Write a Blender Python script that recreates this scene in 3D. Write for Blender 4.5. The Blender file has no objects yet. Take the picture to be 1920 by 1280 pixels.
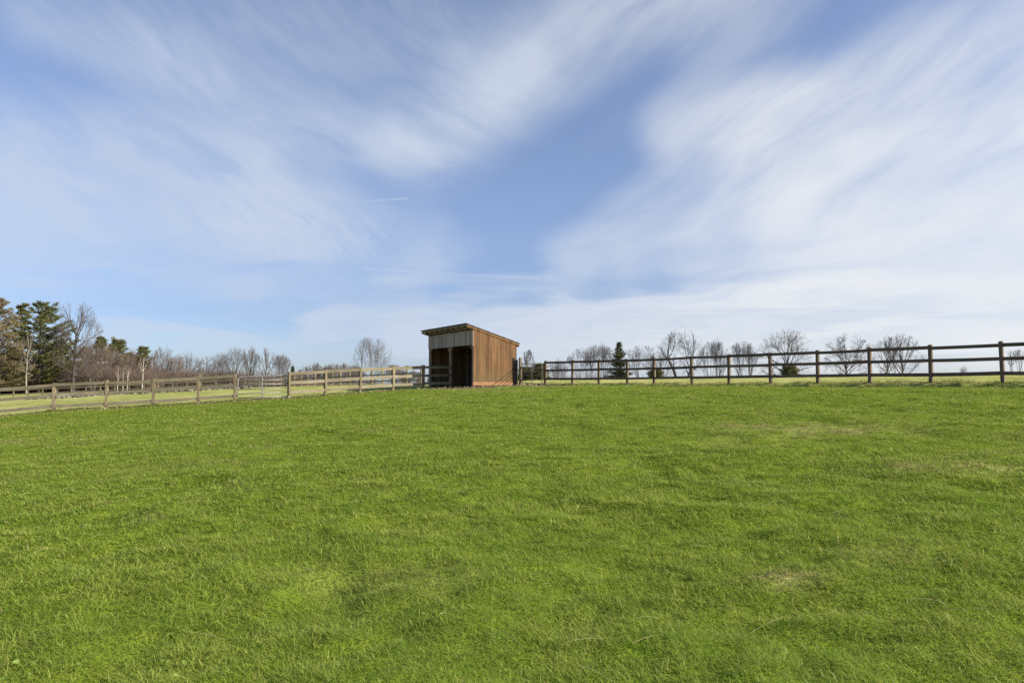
import bpy, bmesh, math, random
import numpy as np
from mathutils import Vector, Matrix

S = bpy.context.scene
COL = S.collection
R = math.radians
EYE = 1.6                       # eye height above the ground at the camera
F, HZ = 1280.0, 718.0           # focal length and horizon line, in photograph pixels
PITCH = math.atan(78.0 / 1280.0)
rnd = random.Random(11)
NR = np.random.RandomState(5)

# ------------------------------------------------------------------ bookkeeping
def tag(o, label=None, cat=None, group=None, kind=None):
    if label: o['label'] = label
    if cat: o['category'] = cat
    if group: o['group'] = group
    if kind: o['kind'] = kind
    return o

def empty(name, loc=(0, 0, 0), rz=0, label=None, cat=None, group=None):
    o = bpy.data.objects.new(name, None)
    COL.objects.link(o)
    o.location = loc
    o.rotation_euler = (0, 0, rz)
    o.empty_display_size = 0.3
    return tag(o, label, cat, group)

def copy_tree(o, parent=None):
    c = o.copy()
    COL.objects.link(c)
    if parent is not None: c.parent = parent
    for ch in list(o.children): copy_tree(ch, c)
    return c

class MB:
    """collects polygons; build() links them as one mesh object"""
    def __init__(s): s.v = []; s.f = []
    def add(s, vs, fs):
        n = len(s.v); s.v.extend(vs); s.f.extend([tuple(i + n for i in f) for f in fs])
    def box(s, x0, x1, y0, y1, z0, z1, M=None):
        vs = [Vector(p) for p in ((x0,y0,z0),(x1,y0,z0),(x1,y1,z0),(x0,y1,z0),(x0,y0,z1),(x1,y0,z1),(x1,y1,z1),(x0,y1,z1))]
        if M is not None: vs = [M @ p for p in vs]
        s.add(vs, [(0,3,2,1),(4,5,6,7),(0,1,5,4),(1,2,6,5),(2,3,7,6),(3,0,4,7)])
    def beam(s, a, b, w, h, up=(0, 0, 1)):
        """rectangular timber from a to b, w across, h along 'up'"""
        a, b, up = Vector(a), Vector(b), Vector(up)
        d = (b - a).normalized(); sd = d.cross(up).normalized(); u = sd.cross(d)
        vs = []
        for p in (a, b):
            for i, j in ((-1,-1),(1,-1),(1,1),(-1,1)): vs.append(p + sd*(i*w/2) + u*(j*h/2))
        s.add(vs, [(3,2,1,0),(4,5,6,7),(0,1,5,4),(1,2,6,5),(2,3,7,6),(3,0,4,7)])
    def tube(s, pts, rad, n=6, cap=True):
        pts = [Vector(p) for p in pts]
        base = len(s.v); last = None
        for i, p in enumerate(pts):
            d = (pts[min(i+1, len(pts)-1)] - pts[max(i-1, 0)])
            if d.length < 1e-9: d = Vector((0, 0, 1))
            d.normalize()
            ref = Vector((0.31, 0.95, 0.05)) if abs(d.z) > 0.8 else Vector((0, 0, 1))
            a = d.cross(ref).normalized(); b = d.cross(a)
            r = rad[i] if hasattr(rad, '__len__') else rad
            for k in range(n):
                t = 2*math.pi*k/n
                s.v.append(p + a*(r*math.cos(t)) + b*(r*math.sin(t)))
        for i in range(len(pts)-1):
            for k in range(n):
                q = base + i*n
                s.f.append((q+k, q+(k+1) % n, q+n+(k+1) % n, q+n+k))
        if cap:
            s.f.append(tuple(base+k for k in range(n))[::-1])
            q = base + (len(pts)-1)*n
            s.f.append(tuple(q+k for k in range(n)))
    def build(s, name, mat, parent=None, smooth=False, bevel=0):
        me = bpy.data.meshes.new(name)
        me.from_pydata([tuple(p) for p in s.v], [], s.f)
        me.update()
        if bevel:
            bm = bmesh.new(); bm.from_mesh(me)
            bmesh.ops.bevel(bm, geom=bm.edges[:], offset=bevel, segments=1, affect='EDGES')
            bm.to_mesh(me); bm.free()
        if smooth: me.polygons.foreach_set('use_smooth', [True]*len(me.polygons))
        o = bpy.data.objects.new(name, me)
        COL.objects.link(o)
        me.materials.append(mat)
        if parent is not None: o.parent = parent
        return o

def np_mesh(name, verts, tris_idx, sizes, mat, attrs=None, smooth=False, normals=None):
    """big mesh from numpy arrays: verts (n,3), flat corner indices, polygon sizes"""
    me = bpy.data.meshes.new(name)
    me.vertices.add(len(verts)); me.vertices.foreach_set('co', np.ascontiguousarray(verts, dtype=np.float32).ravel())
    me.loops.add(len(tris_idx)); me.loops.foreach_set('vertex_index', np.ascontiguousarray(tris_idx, dtype=np.int32))
    me.polygons.add(len(sizes))
    st = np.concatenate(([0], np.cumsum(sizes)[:-1])).astype(np.int32)
    me.polygons.foreach_set('loop_start', st)
    if smooth: me.polygons.foreach_set('use_smooth', np.ones(len(sizes), dtype=bool))
    me.update(calc_edges=True)
    for nm, arr in (attrs or {}).items():
        if arr.ndim == 2:
            a = me.attributes.new(nm, 'FLOAT_COLOR', 'POINT')
            c = np.ones((len(verts), 4), dtype=np.float32); c[:, :3] = arr
            a.data.foreach_set('color', c.ravel())
        else:
            a = me.attributes.new(nm, 'FLOAT', 'POINT'); a.data.foreach_set('value', arr.astype(np.float32))
    if normals is not None: me.normals_split_custom_set_from_vertices(normals)
    o = bpy.data.objects.new(name, me); COL.objects.link(o)
    me.materials.append(mat)
    return o

# ------------------------------------------------------------------ node helpers
class NT:
    def __init__(s, tree): s.t = tree
    def n(s, typ, **kw):
        nd = s.t.nodes.new(typ)
        for k, v in kw.items():
            if k.startswith('i_'):
                nd.inputs[k[2:].replace('_', ' ')].default_value = v
            else: setattr(nd, k, v)
        return nd
    def set(s, sock, v):
        if isinstance(v, bpy.types.NodeSocket): s.t.links.new(v, sock)
        else: sock.default_value = v
    def math(s, op, a, b=0.0, clamp=False):
        nd = s.t.nodes.new('ShaderNodeMath'); nd.operation = op; nd.use_clamp = clamp
        s.set(nd.inputs[0], a)
        if nd.inputs[1].enabled or True: s.set(nd.inputs[1], b)
        return nd.outputs[0]
    def vec(s, op, a, b=None, scale=None):
        nd = s.t.nodes.new('ShaderNodeVectorMath'); nd.operation = op
        s.set(nd.inputs[0], a)
        if b is not None: s.set(nd.inputs[1], b)
        if scale is not None: s.set(nd.inputs['Scale'], scale)
        return nd.outputs['Value'] if op in ('LENGTH', 'DOT_PRODUCT', 'DISTANCE') else nd.outputs['Vector']
    def mix(s, f, a, b, blend='MIX'):
        nd = s.t.nodes.new('ShaderNodeMix'); nd.data_type = 'RGBA'; nd.blend_type = blend
        s.set(nd.inputs['Factor'], f)
        s.set(nd.inputs[6], (*a, 1) if isinstance(a, tuple) and len(a) == 3 else a)
        s.set(nd.inputs[7], (*b, 1) if isinstance(b, tuple) and len(b) == 3 else b)
        return nd.outputs[2]
    def noise(s, v, scale, detail=3, rough=0.55, dist=0.0):
        nd = s.t.nodes.new('ShaderNodeTexNoise')
        if v is not None: s.t.links.new(v, nd.inputs['Vector'])
        nd.inputs['Scale'].default_value = scale; nd.inputs['Detail'].default_value = detail
        nd.inputs['Roughness'].default_value = rough; nd.inputs['Distortion'].default_value = dist
        return nd.outputs['Fac']
    def mapr(s, v, a, b, c=0.0, d=1.0, smooth=True):
        nd = s.t.nodes.new('ShaderNodeMapRange')
        nd.interpolation_type = 'SMOOTHSTEP' if smooth else 'LINEAR'
        s.set(nd.inputs['Value'], v)
        for k, x in zip(('From Min', 'From Max', 'To Min', 'To Max'), (a, b, c, d)): s.set(nd.inputs[k], x)
        return nd.outputs['Result']
    def mapping(s, v, scale=(1,1,1), rot=(0,0,0), loc=(0,0,0)):
        nd = s.t.nodes.new('ShaderNodeMapping')
        s.t.links.new(v, nd.inputs['Vector'])
        nd.inputs['Scale'].default_value = scale; nd.inputs['Rotation'].default_value = rot; nd.inputs['Location'].default_value = loc
        return nd.outputs['Vector']

def new_mat(name):
    m = bpy.data.materials.new(name); m.use_nodes = True
    t = m.node_tree
    return m, NT(t), t.nodes['Principled BSDF'], t.nodes['Material Output']

def wood_mat(name, cols, grain=(3, 3, 40), rough=0.85, bump=0.4, board=None, mossy=0.0, coord='Object'):
    """weathered timber; grain stretched along the third axis of 'grain' (small scale value = along)"""
    m, N, P, out = new_mat(name)
    tc = N.n('ShaderNodeTexCoord').outputs[coord]
    oi = N.n('ShaderNodeObjectInfo').outputs['Random']
    off = N.vec('ADD', tc, N.vec('SCALE', (37.0, 11.0, 23.0), scale=oi))
    g = N.mapping(off, scale=grain)
    f1 = N.noise(g, 1.0, 5, 0.65, 0.3)
    f2 = N.noise(off, 1.7, 3, 0.6)
    f3 = N.noise(N.mapping(off, scale=tuple(2.3*x for x in grain)), 2.0, 3, 0.7)
    c = N.mix(N.mapr(f1, 0.34, 0.66), cols[0], cols[1])
    c = N.mix(N.mapr(f2, 0.4, 0.7, 0, 0.75), c, cols[2])
    c = N.mix(N.mapr(f3, 0.55, 0.75, 0, 0.55), c, tuple(0.45*x for x in cols[0]))
    vary = N.math('ADD', N.math('MULTIPLY', oi, 0.45), 0.78)
    if board:                                       # each board its own tone
        axis, width = board
        sx = N.n('ShaderNodeSeparateXYZ'); N.t.links.new(tc, sx.inputs[0])
        fl = N.math('FLOOR', N.math('DIVIDE', sx.outputs[axis], width))
        wn = N.n('ShaderNodeTexWhiteNoise', noise_dimensions='1D'); N.t.links.new(fl, wn.inputs['W'])
        vary = N.math('ADD', N.math('MULTIPLY', wn.outputs['Value'], 0.5), 0.72)
        c = N.mix(N.mapr(wn.outputs['Value'], 0.6, 1.0, 0, 0.45), c, cols[2])
    if mossy:
        c = N.mix(N.math('MULTIPLY', N.mapr(N.noise(off, 3.1, 3, 0.6), 0.5, 0.68), mossy), c, (0.13, 0.15, 0.05))
    vm = N.n('ShaderNodeCombineXYZ')
    for k in range(3): N.t.links.new(vary, vm.inputs[k])
    c = N.mix(1.0, c, vm.outputs[0], 'MULTIPLY')
    N.t.links.new(c, P.inputs['Base Color'])
    P.inputs['Roughness'].default_value = rough
    P.inputs['Specular IOR Level'].default_value = 0.25
    if name.startswith('stained'):                   # knots, and a darker, greener tone low down
        kv = N.noise(N.mapping(off, scale=(9, 9, 4.5)), 1.6, 1, .4)
        c = N.mix(N.mapr(kv, .70, .76, 0, .7), c, (.075, .04, .02))
        sz = N.n('ShaderNodeSeparateXYZ'); N.t.links.new(tc, sz.inputs[0])
        c = N.mix(N.math('MULTIPLY', N.mapr(N.math('ADD', sz.outputs[2], N.math('MULTIPLY', f2, 1.6)), 2.2, .9), .55), c, (.125, .105, .045))
        N.t.links.new(c, P.inputs['Base Color'])
    b = N.n('ShaderNodeBump', i_Strength=bump, i_Distance=0.01)
    N.t.links.new(f1, b.inputs['Height']); N.t.links.new(b.outputs[0], P.inputs['Normal'])
    return m

# ------------------------------------------------------------------ terrain: a low hill, from measured heights
def gp(px, py, d):
    """control point: seen at (px, py) in the photograph, d metres ahead -> x, y, height relative to the eye"""
    return ((px-960)/F*d, d, -(py-HZ)/F*d)
CP = [(0,0,-1.6),(-9,0,-2.0),(9,0,-1.35),(0,-12,-2.3),(-14,-10,-2.9),(14,-10,-1.9),
      (0,8,-1.30),(0,16,-0.98),(0,26,-0.62),(-8,18,-1.35),(8,16,-0.72),(-16,24,-1.75),(10,26,-0.22),(-10,30,-1.0),
      (22,8,-0.6),(-24,14,-2.4),(28,24,0.25)]
# fence lines (px, py of the base, distance)
RIGHT = [(1023,719.6,42.5),(1074,719.4,41.2),(1123.3,719.2,40.0),(1176.6,719,38.8),(1227,718.8,37.6),(1298,718.3,35.4),(1367.3,718,33.6),
         (1445.5,717.8,31.6),(1533.6,717.5,29.6),(1631.4,717,27.7),(1745.3,717.2,25.8),(1880,716.8,23.9),(2040,716.5,22.0),(2235,716,20.2)]
LEFT = [(-115,790,33.4),(-4,780,34.0),(104,770,34.6),(202.4,765,35.1),(289.5,760.5,35.6),(374.4,755,36.0),(442,750,36.3)]
GATE_R = (543,746,36.2)
MID = [(543,746,36.2),(610.6,741,37.5),(675.7,735.5,38.85),(737,731.5,40.2),(793.4,728.5,41.5),(846,727,42.72)]
OBLIQ = [(790,720.6,50.0),(763,721,51.9),(740,721.2,53.8),(718,721.5,55.7),(698,721.8,57.7),(676,722,59.7),(657,722.3,61.6),(639,722.7,63.6),
         (624,723,65.6),(608,723.4,67.6),(592,724,69.7),(578,724.5,71.8),(565.5,725,74.0),(552.5,725.5,76.2),(540,726,78.4),(528,726.5,80.6)]
LANE = [(x, 748.5-.0466*x, 64.5) for x in range(-80, 520, 27)]
for lst in (RIGHT, LEFT, MID, OBLIQ[::3], LANE[::4]):
    CP += [gp(*q) for q in lst]
CP += [(-2.28,40,-0.25),(0.3,41.6,-0.08),(-5.55,45.5,-0.28),(-3.0,47,-0.16),(-1,44,-0.14)]
CP += [(3,58,0.22),gp(1100,712.5,60),gp(1300,709.5,56),gp(1500,707,52),gp(1700,704.3,50),gp(1900,702,46),(42,38,0.7),
       (20,80,-1.4),(45,78,-1.2),(62,58,0),(2,90,-1.4),(30,120,-4.5),(0,130,-4),(80,100,-4),(90,40,0.5),(60,5,-0.4),
       (-60,90,-1.3),(-45,92,-1.2),(-30,100,-1.2),(-80,60,-1.7),(-90,100,-1.6),(-40,130,-2.2),(-18,118,-2.6),(-14,74,-0.22),(-6,66,-0.06),
       gp(150,744,62),gp(300,736,62),gp(440,728.5,63),(-60,20,-3),(-50,-20,-3.5),(50,-25,-2),(0,-50,-3)]
CPA = np.array(CP, dtype=float)
def _phi(r2): return 0.5*r2*np.log(r2 + 1e-9)
def _fit():
    n = len(CPA); X = CPA[:, :2]/50
    r2 = ((X[:, None]-X[None])**2).sum(-1)
    K = _phi(r2) + np.eye(n)*2e-4
    Pm = np.c_[np.ones(n), X]
    A = np.zeros((n+3, n+3)); A[:n, :n] = K; A[:n, n:] = Pm; A[n:, :n] = Pm.T
    return np.linalg.solve(A, np.r_[CPA[:, 2], 0, 0, 0])
_W = _fit()
def ground_np(x, y):
    x = np.asarray(x, float); y = np.asarray(y, float); out = np.empty(x.shape)
    xf, yf, of = x.ravel(), y.ravel(), out.ravel()
    n = len(CPA)
    for i in range(0, len(xf), 60000):
        q = np.c_[xf[i:i+60000], yf[i:i+60000]]/50
        r2 = ((q[:, None]-(CPA[None, :, :2]/50))**2).sum(-1)
        z = _phi(r2) @ _W[:n] + _W[n] + q @ _W[n+1:]
        rr = np.hypot(q[:, 0]*50, q[:, 1]*50-30)
        t = np.clip((rr-85)/75, 0, 1); t = t*t*(3-2*t)
        far = -5.0 - np.clip((rr-160)/300, 0, 1)*9
        of[i:i+60000] = np.clip(z, -6, 1.2)*(1-t) + far*t + EYE
    return of.reshape(x.shape)
def gz(x, y): return float(ground_np(np.array([x]), np.array([y]))[0])
def at(px, d):
    x = (px-960)/F*d
    return Vector((x, d, gz(x, d)))
def wave(x, y):
    """small bumps of the turf"""
    return (0.018*np.sin(x*1.3+0.7*y)+0.014*np.sin(2.1*y-0.9*x+1)+0.010*np.sin(3.7*x+2.9*y)+0.02*np.sin(0.53*x-0.61*y+2))*0.8
def shade_bank(x, y):
    """turf lip added inside the right-hand fence; its steep face shades a dark line"""
    d = line_dist(x, y, RIGHT_XY); n = hash_noise(x, y, 1.1, 21)
    t = np.clip((d-.10-.25*n)/.26, 0, 1); t = t*t*(3-2*t)
    f = np.clip((d-.9)/4.5, 0, 1); f = 1-f*f*(3-2*f)
    return np.where(inside(x, y), -.20*t*f*(.6+.6*n)*.62, 0)
def dimples(x, y):
    n = .6*hash_noise(x, y, 1.9, 31)+.4*hash_noise(x, y, 3.9, 32)
    return .085*(n-.5)+.03*(hash_noise(x, y, 7.5, 34)-.5)-.06*np.clip((hash_noise(x, y, 1.25, 33)-.66)*4, 0, 1)
def surf(x, y):
    x = np.asarray(x, float); y = np.asarray(y, float)
    return ground_np(x, y) + wave(x, y) + shade_bank(x, y) + dimples(x, y)*(np.hypot(x, y) < 150)

PADDOCK = [((q[0]-960)/F*q[2], q[2]) for q in LEFT] + [((q[0]-960)/F*q[2], q[2]) for q in MID] + [(-2.3,40),(0.3,41.6)] + \
          [((q[0]-960)/F*q[2], q[2]) for q in RIGHT] + [(30,-25),(-40,-25)]
PADDOCK = np.array(PADDOCK)
def line_dist(x, y, pts):
    best = np.full(x.shape, 1e9)
    for (ax, ay), (bx, by) in zip(pts[:-1], pts[1:]):
        dx, dy = bx-ax, by-ay
        t = np.clip(((x-ax)*dx+(y-ay)*dy)/(dx*dx+dy*dy), 0, 1)
        best = np.minimum(best, np.hypot(x-ax-t*dx, y-ay-t*dy))
    return best
def inside(x, y):
    c = np.zeros(x.shape, bool); P = PADDOCK; n = len(P)
    for i in range(n):
        x0, y0 = P[i]; x1, y1 = P[(i+1) % n]
        if y0 == y1: continue
        cond = ((y0 > y) != (y1 > y)) & (x < (x1-x0)*(y-y0)/(y1-y0)+x0)
        c ^= cond
    return c
FENCE_XY = [((q[0]-960)/F*q[2], q[2]) for q in LEFT+MID]
RIGHT_XY = [((q[0]-960)/F*q[2], q[2]) for q in RIGHT]
def hash_noise(x, y, s, seed=0):
    """smooth value noise in numpy"""
    x = x*s + 100.3 + seed*17.1; y = y*s + 57.7 + seed*9.3
    xi = np.floor(x).astype(np.int64); yi = np.floor(y).astype(np.int64); fx = x-xi; fy = y-yi
    fx = fx*fx*(3-2*fx); fy = fy*fy*(3-2*fy)
    def h(a, b):
        n = (a*374761393 + b*668265263 + seed*982451653) & 0xffffffff
        n = ((n ^ (n >> 13))*1274126177) & 0xffffffff
        return ((n ^ (n >> 16)) & 0xffff)/65535.0
    return (h(xi, yi)*(1-fx)+h(xi+1, yi)*fx)*(1-fy)+(h(xi, yi+1)*(1-fx)+h(xi+1, yi+1)*fx)*fy
def hit(px, py):
    """where the view ray through a photograph pixel meets the ground"""
    d = 2.0
    while d < 60:
        x = (px-960)/F*d
        if gz(x, d)-EYE >= -(py-HZ)/F*d: break
        d *= 1.01
    return x, d
SPOTS = [(hit(930, 733), 2.2, 1.6, .6), (hit(1490, 798), 1.7, .8, .75), (hit(1560, 806), 1.5, .8, .5), (hit(1720, 872), .8, .45, .5), (hit(1840, 876), .8, .4, .5), (hit(10, 830), 2.2, 1.6, .55),
         (hit(100, 862), .7, .3, .5), (hit(1470, 1078), .25, .15, .6), (hit(680, 808), .5, .25, .45), (hit(20, 795), 3.0, 1.2, .4)]
def dryness(x, y):
    """0 lush paddock turf ... 1 straw coloured"""
    ins = inside(x, y)
    n1 = hash_noise(x, y, .23, 1); n2 = hash_noise(x, y, .9, 2)
    d = np.clip((n2-.72)*.7, 0, .15)
    for (cx, cy), rx, ry, s in SPOTS:
        q = ((x-cx)/rx)**2 + ((y-cy)/ry)**2
        d = np.maximum(d, 1.25*s*np.exp(-q*1.0)*np.clip((.55*hash_noise(x, y, 2.6, 4)+.45*hash_noise(x, y, 8.0, 5)-.34)*3.2, 0, 1))
    near = np.minimum(line_dist(x, y, FENCE_XY), line_dist(x, y, RIGHT_XY))
    d = np.maximum(d, np.exp(-(near/1.3)**2)*(.15+.5*n2))
    out = .50 + .45*n1 + .40*(n2-.5) - .06*(x < 0)
    d = np.maximum(d, .62*bareness(x, y))
    return np.where(ins, d, np.clip(out, 0, 1))
def bareness(x, y):
    """trampled earth and leaf litter round the shed"""
    q = line_dist(x, y, [(-5.6,43.6),(-3.9,41.6),(-2.6,39.4),(0.6,40.6),(1.6,40.9)])
    n = hash_noise(x, y, 1.3, 7)
    lx = (x+2.28)*.86+(y-40)*.51; ly = -(x+2.28)*.51+(y-40)*.86
    ind = (lx > -.2) & (lx < 3.05) & (ly > -.05) & (ly < 6.5)
    return np.maximum(np.clip(np.exp(-(q/2.0)**2)*1.35*(.5+.8*n), 0, 1), ind*1.0)

# ------------------------------------------------------------------ materials
M = {}
M['shed_side'] = wood_mat('stained board wood', [(.115,.055,.023),(.225,.120,.050),(.140,.086,.040)], grain=(9,9,.55), board=(0, .205))
M['shed_front'] = wood_mat('weathered grey wood', [(.255,.21,.172),(.40,.33,.275),(.30,.242,.195)], grain=(9,9,.55), board=(1, .205))
M['shed_post'] = wood_mat('weathered post wood', [(.24,.165,.125),(.34,.25,.195),(.26,.17,.13)], grain=(8,8,.6))
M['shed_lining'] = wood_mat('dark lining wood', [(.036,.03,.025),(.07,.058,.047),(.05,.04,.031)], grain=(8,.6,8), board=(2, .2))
M['kick'] = wood_mat('new board wood', [(.23,.12,.055),(.30,.16,.078),(.25,.135,.066)], grain=(.6,9,9))
M['rafter'] = wood_mat('rafter wood', [(.30,.22,.16),(.48,.36,.26),(.36,.26,.19)], grain=(.6,9,9))
M['rail_right'] = wood_mat('brown board wood', [(.085,.056,.043),(.15,.102,.080),(.115,.080,.060)], grain=(.7,10,10), mossy=.25)
M['post_right'] = wood_mat('brown post wood', [(.13,.095,.065),(.23,.17,.115),(.17,.135,.085)], grain=(10,10,.7), mossy=.3)
M['plank'] = wood_mat('dark brown wood', [(.045,.034,.028),(.08,.06,.05),(.06,.045,.035)], grain=(8,8,.6))  # plain dark brown, much darker than the shed boards
M['rail_left'] = wood_mat('old grey tan board wood', [(.160,.130,.086),(.275,.232,.163),(.185,.162,.105)], grain=(.7,10,10), mossy=.65)
M['post_left'] = wood_mat('old grey tan post wood', [(.155,.12,.075),(.26,.205,.13),(.17,.15,.085)], grain=(10,10,.7), mossy=.6)

def metal_mat(name, c, rough=.45, metallic=.6):
    m, N, P, out = new_mat(name)
    tc = N.n('ShaderNodeTexCoord').outputs['Object']
    f = N.noise(tc, 6, 4, .6)
    N.t.links.new(N.mix(N.mapr(f, .35, .65), c, tuple(.7*x for x in c)), P.inputs['Base Color'])
    P.inputs['Metallic'].default_value = metallic; P.inputs['Roughness'].default_value = rough
    return m
M['galv'] = metal_mat('galvanised steel', (.50,.48,.45), .6, .15)
M['gate_dark'] = metal_mat('dull painted steel', (.20,.19,.18), .55, .3)
M['hinge'] = metal_mat('rusty iron', (.10,.07,.05), .7, .4)

def roof_mat():
    m, N, P, out = new_mat('asphalt roofing')
    tc = N.n('ShaderNodeTexCoord').outputs['Object']
    f = N.noise(tc, 60, 3, .6)
    N.t.links.new(N.mix(f, (.05,.045,.042), (.11,.10,.095)), P.inputs['Base Color']); P.inputs['Roughness'].default_value = .95
    return m
M['roof'] = roof_mat()

def bark_mat(name, a, b, rough=.95):
    m, N, P, out = new_mat(name)
    tc = N.n('ShaderNodeTexCoord').outputs['Object']
    f = N.noise(N.mapping(tc, scale=(5,5,1.2)), 2.0, 4, .65)
    N.t.links.new(N.mix(N.mapr(f, .35, .65), a, b), P.inputs['Base Color'])
    P.inputs['Roughness'].default_value = rough; P.inputs['Specular IOR Level'].default_value = .1
    return m
M['bark'] = bark_mat('grey brown bark', (.085,.070,.060), (.16,.135,.115))
M['bark_dark'] = bark_mat('dark bark', (.055,.046,.042), (.10,.085,.078))
M['bark_pale'] = bark_mat('pale grey bark', (.20,.175,.14), (.32,.28,.23))
M['twig'] = bark_mat('grey brown twigs', (.10,.085,.077), (.165,.142,.13))
M['twig_dark'] = bark_mat('dark twigs', (.07,.058,.053), (.115,.097,.09))
M['twig_red'] = bark_mat('reddish brown twigs', (.125,.092,.074), (.185,.142,.116))
M['twig_tan'] = bark_mat('tan twigs', (.21,.17,.12), (.30,.25,.18))
def birch_mat():
    m, N, P, out = new_mat('white birch bark')
    tc = N.n('ShaderNodeTexCoord').outputs['Object']
    f = N.noise(N.mapping(tc, scale=(2,2,9)), 1.5, 3, .6)
    N.t.links.new(N.mix(N.mapr(f, .58, .64), (.62,.56,.48), (.10,.08,.07)), P.inputs['Base Color']); P.inputs['Roughness'].default_value = .8
    return m
M['birch'] = birch_mat()
def leaf_mat(name, dark, light, trans=.35, scale=1.1):
    m, N, P, out = new_mat(name)
    N.t.nodes.remove(P)
    tc = N.n('ShaderNodeTexCoord').outputs['Object']
    c = N.mix(N.mapr(N.noise(tc, scale, 3, .6), .35, .65), dark, light)
    d = N.n('ShaderNodeBsdfDiffuse'); t = N.n('ShaderNodeBsdfTranslucent'); mx = N.n('ShaderNodeMixShader', i_Fac=trans)
    N.t.links.new(c, d.inputs[0]); N.t.links.new(c, t.inputs[0])
    N.t.links.new(d.outputs[0], mx.inputs[1]); N.t.links.new(t.outputs[0], mx.inputs[2]); N.t.links.new(mx.outputs[0], out.inputs[0])
    return m
M['pine'] = leaf_mat('pine needles', (.115,.12,.048), (.205,.205,.08), .25, .6)
M['spruce'] = leaf_mat('spruce needles', (.055,.062,.03), (.12,.125,.06), .2, .8)
M['larch'] = leaf_mat('faded tan needles', (.19,.155,.085), (.30,.25,.14), .3, .7)
M['juniper'] = leaf_mat('juniper needles', (.12,.12,.06), (.20,.195,.095), .25, .9)
M['leaf'] = leaf_mat('dry leaf', (.30,.22,.13), (.55,.47,.34), .2, 9)
M['straw'] = leaf_mat('dry straw', (.34,.32,.14), (.52,.48,.25), .2, 3)
M['broadleaf'] = leaf_mat('pale broad leaf', (.16,.24,.045), (.24,.31,.08), .25, 4)

def stone_mat():
    m, N, P, out = new_mat('fieldstone')
    tc = N.n('ShaderNodeTexCoord').outputs['Object']
    f = N.noise(tc, 3, 4, .6); g = N.noise(tc, 14, 3, .6)
    c = N.mix(N.mapr(f, .4, .6), (.085,.075,.06), (.25,.22,.175)); c = N.mix(N.mapr(g, .5, .7, 0, .5), c, (.10,.11,.07))
    N.t.links.new(c, P.inputs['Base Color']); P.inputs['Roughness'].default_value = .95
    return m
M['stone'] = stone_mat()

GREEN_A = np.array((.172,.254,.034)); GREEN_B = np.array((.290,.378,.062)); GREEN_Y = np.array((.41,.43,.09)); STRAW = np.array((.40,.36,.15)); DEAD = np.array((.30,.22,.11))

def ground_mat():
    m, N, P, out = new_mat('turf soil')
    tc = N.n('ShaderNodeTexCoord').outputs['Object']
    a = N.n('ShaderNodeAttribute', attribute_name='dry').outputs['Fac']
    b = N.n('ShaderNodeAttribute', attribute_name='bare').outputs['Fac']
    n1 = N.noise(tc, .55, 4, .6); n2 = N.noise(tc, 5.5, 4, .65); n3 = N.noise(tc, 45, 3, .6)
    c = N.mix(N.mapr(n1, .35, .65), (.11,.165,.015), (.165,.225,.022))
    c = N.mix(N.mapr(n2, .4, .65, 0, .6), c, (.22,.265,.035))
    c = N.mix(N.mapr(n3, .45, .6, 0, .65), c, (.06,.105,.011))
    dr = N.mix(N.mapr(n2, .35, .65), (.36,.365,.115), (.50,.465,.20))
    dr = N.mix(N.mapr(n3, .5, .65, 0, .5), dr, (.235,.26,.07))
    c = N.mix(a, c, dr)
    be = N.mix(N.mapr(n3, .4, .6), (.11,.085,.05), (.21,.17,.10))
    c = N.mix(N.mapr(b, .25, .75, 0, .8), c, be)
    N.t.links.new(c, P.inputs['Base Color'])
    P.inputs['Roughness'].default_value = 1; P.inputs['Specular IOR Level'].default_value = 0
    bp = N.n('ShaderNodeBump', i_Strength=.6, i_Distance=.03)
    N.t.links.new(N.math('ADD', n3, n2), bp.inputs['Height']); N.t.links.new(bp.outputs[0], P.inputs['Normal'])
    return m
M['ground'] = ground_mat()
def grass_mat():
    m, N, P, out = new_mat('grass blades')
    N.t.nodes.remove(P)
    a = N.n('ShaderNodeAttribute', attribute_name='tint').outputs['Color']
    d = N.n('ShaderNodeBsdfDiffuse'); t = N.n('ShaderNodeBsdfTranslucent'); mx = N.n('ShaderNodeMixShader', i_Fac=.45)
    N.t.links.new(a, d.inputs[0]); N.t.links.new(a, t.inputs[0])
    N.t.links.new(d.outputs[0], mx.inputs[1]); N.t.links.new(t.outputs[0], mx.inputs[2])
    g = N.n('ShaderNodeBsdfGlossy', i_Roughness=.45); g.inputs['Color'].default_value = (1, 1, 1, 1)
    m2 = N.n('ShaderNodeMixShader', i_Fac=.012)
    N.t.links.new(mx.outputs[0], m2.inputs[1]); N.t.links.new(g.outputs[0], m2.inputs[2]); N.t.links.new(m2.outputs[0], out.inputs[0])
    return m
M['grass'] = grass_mat()

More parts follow.
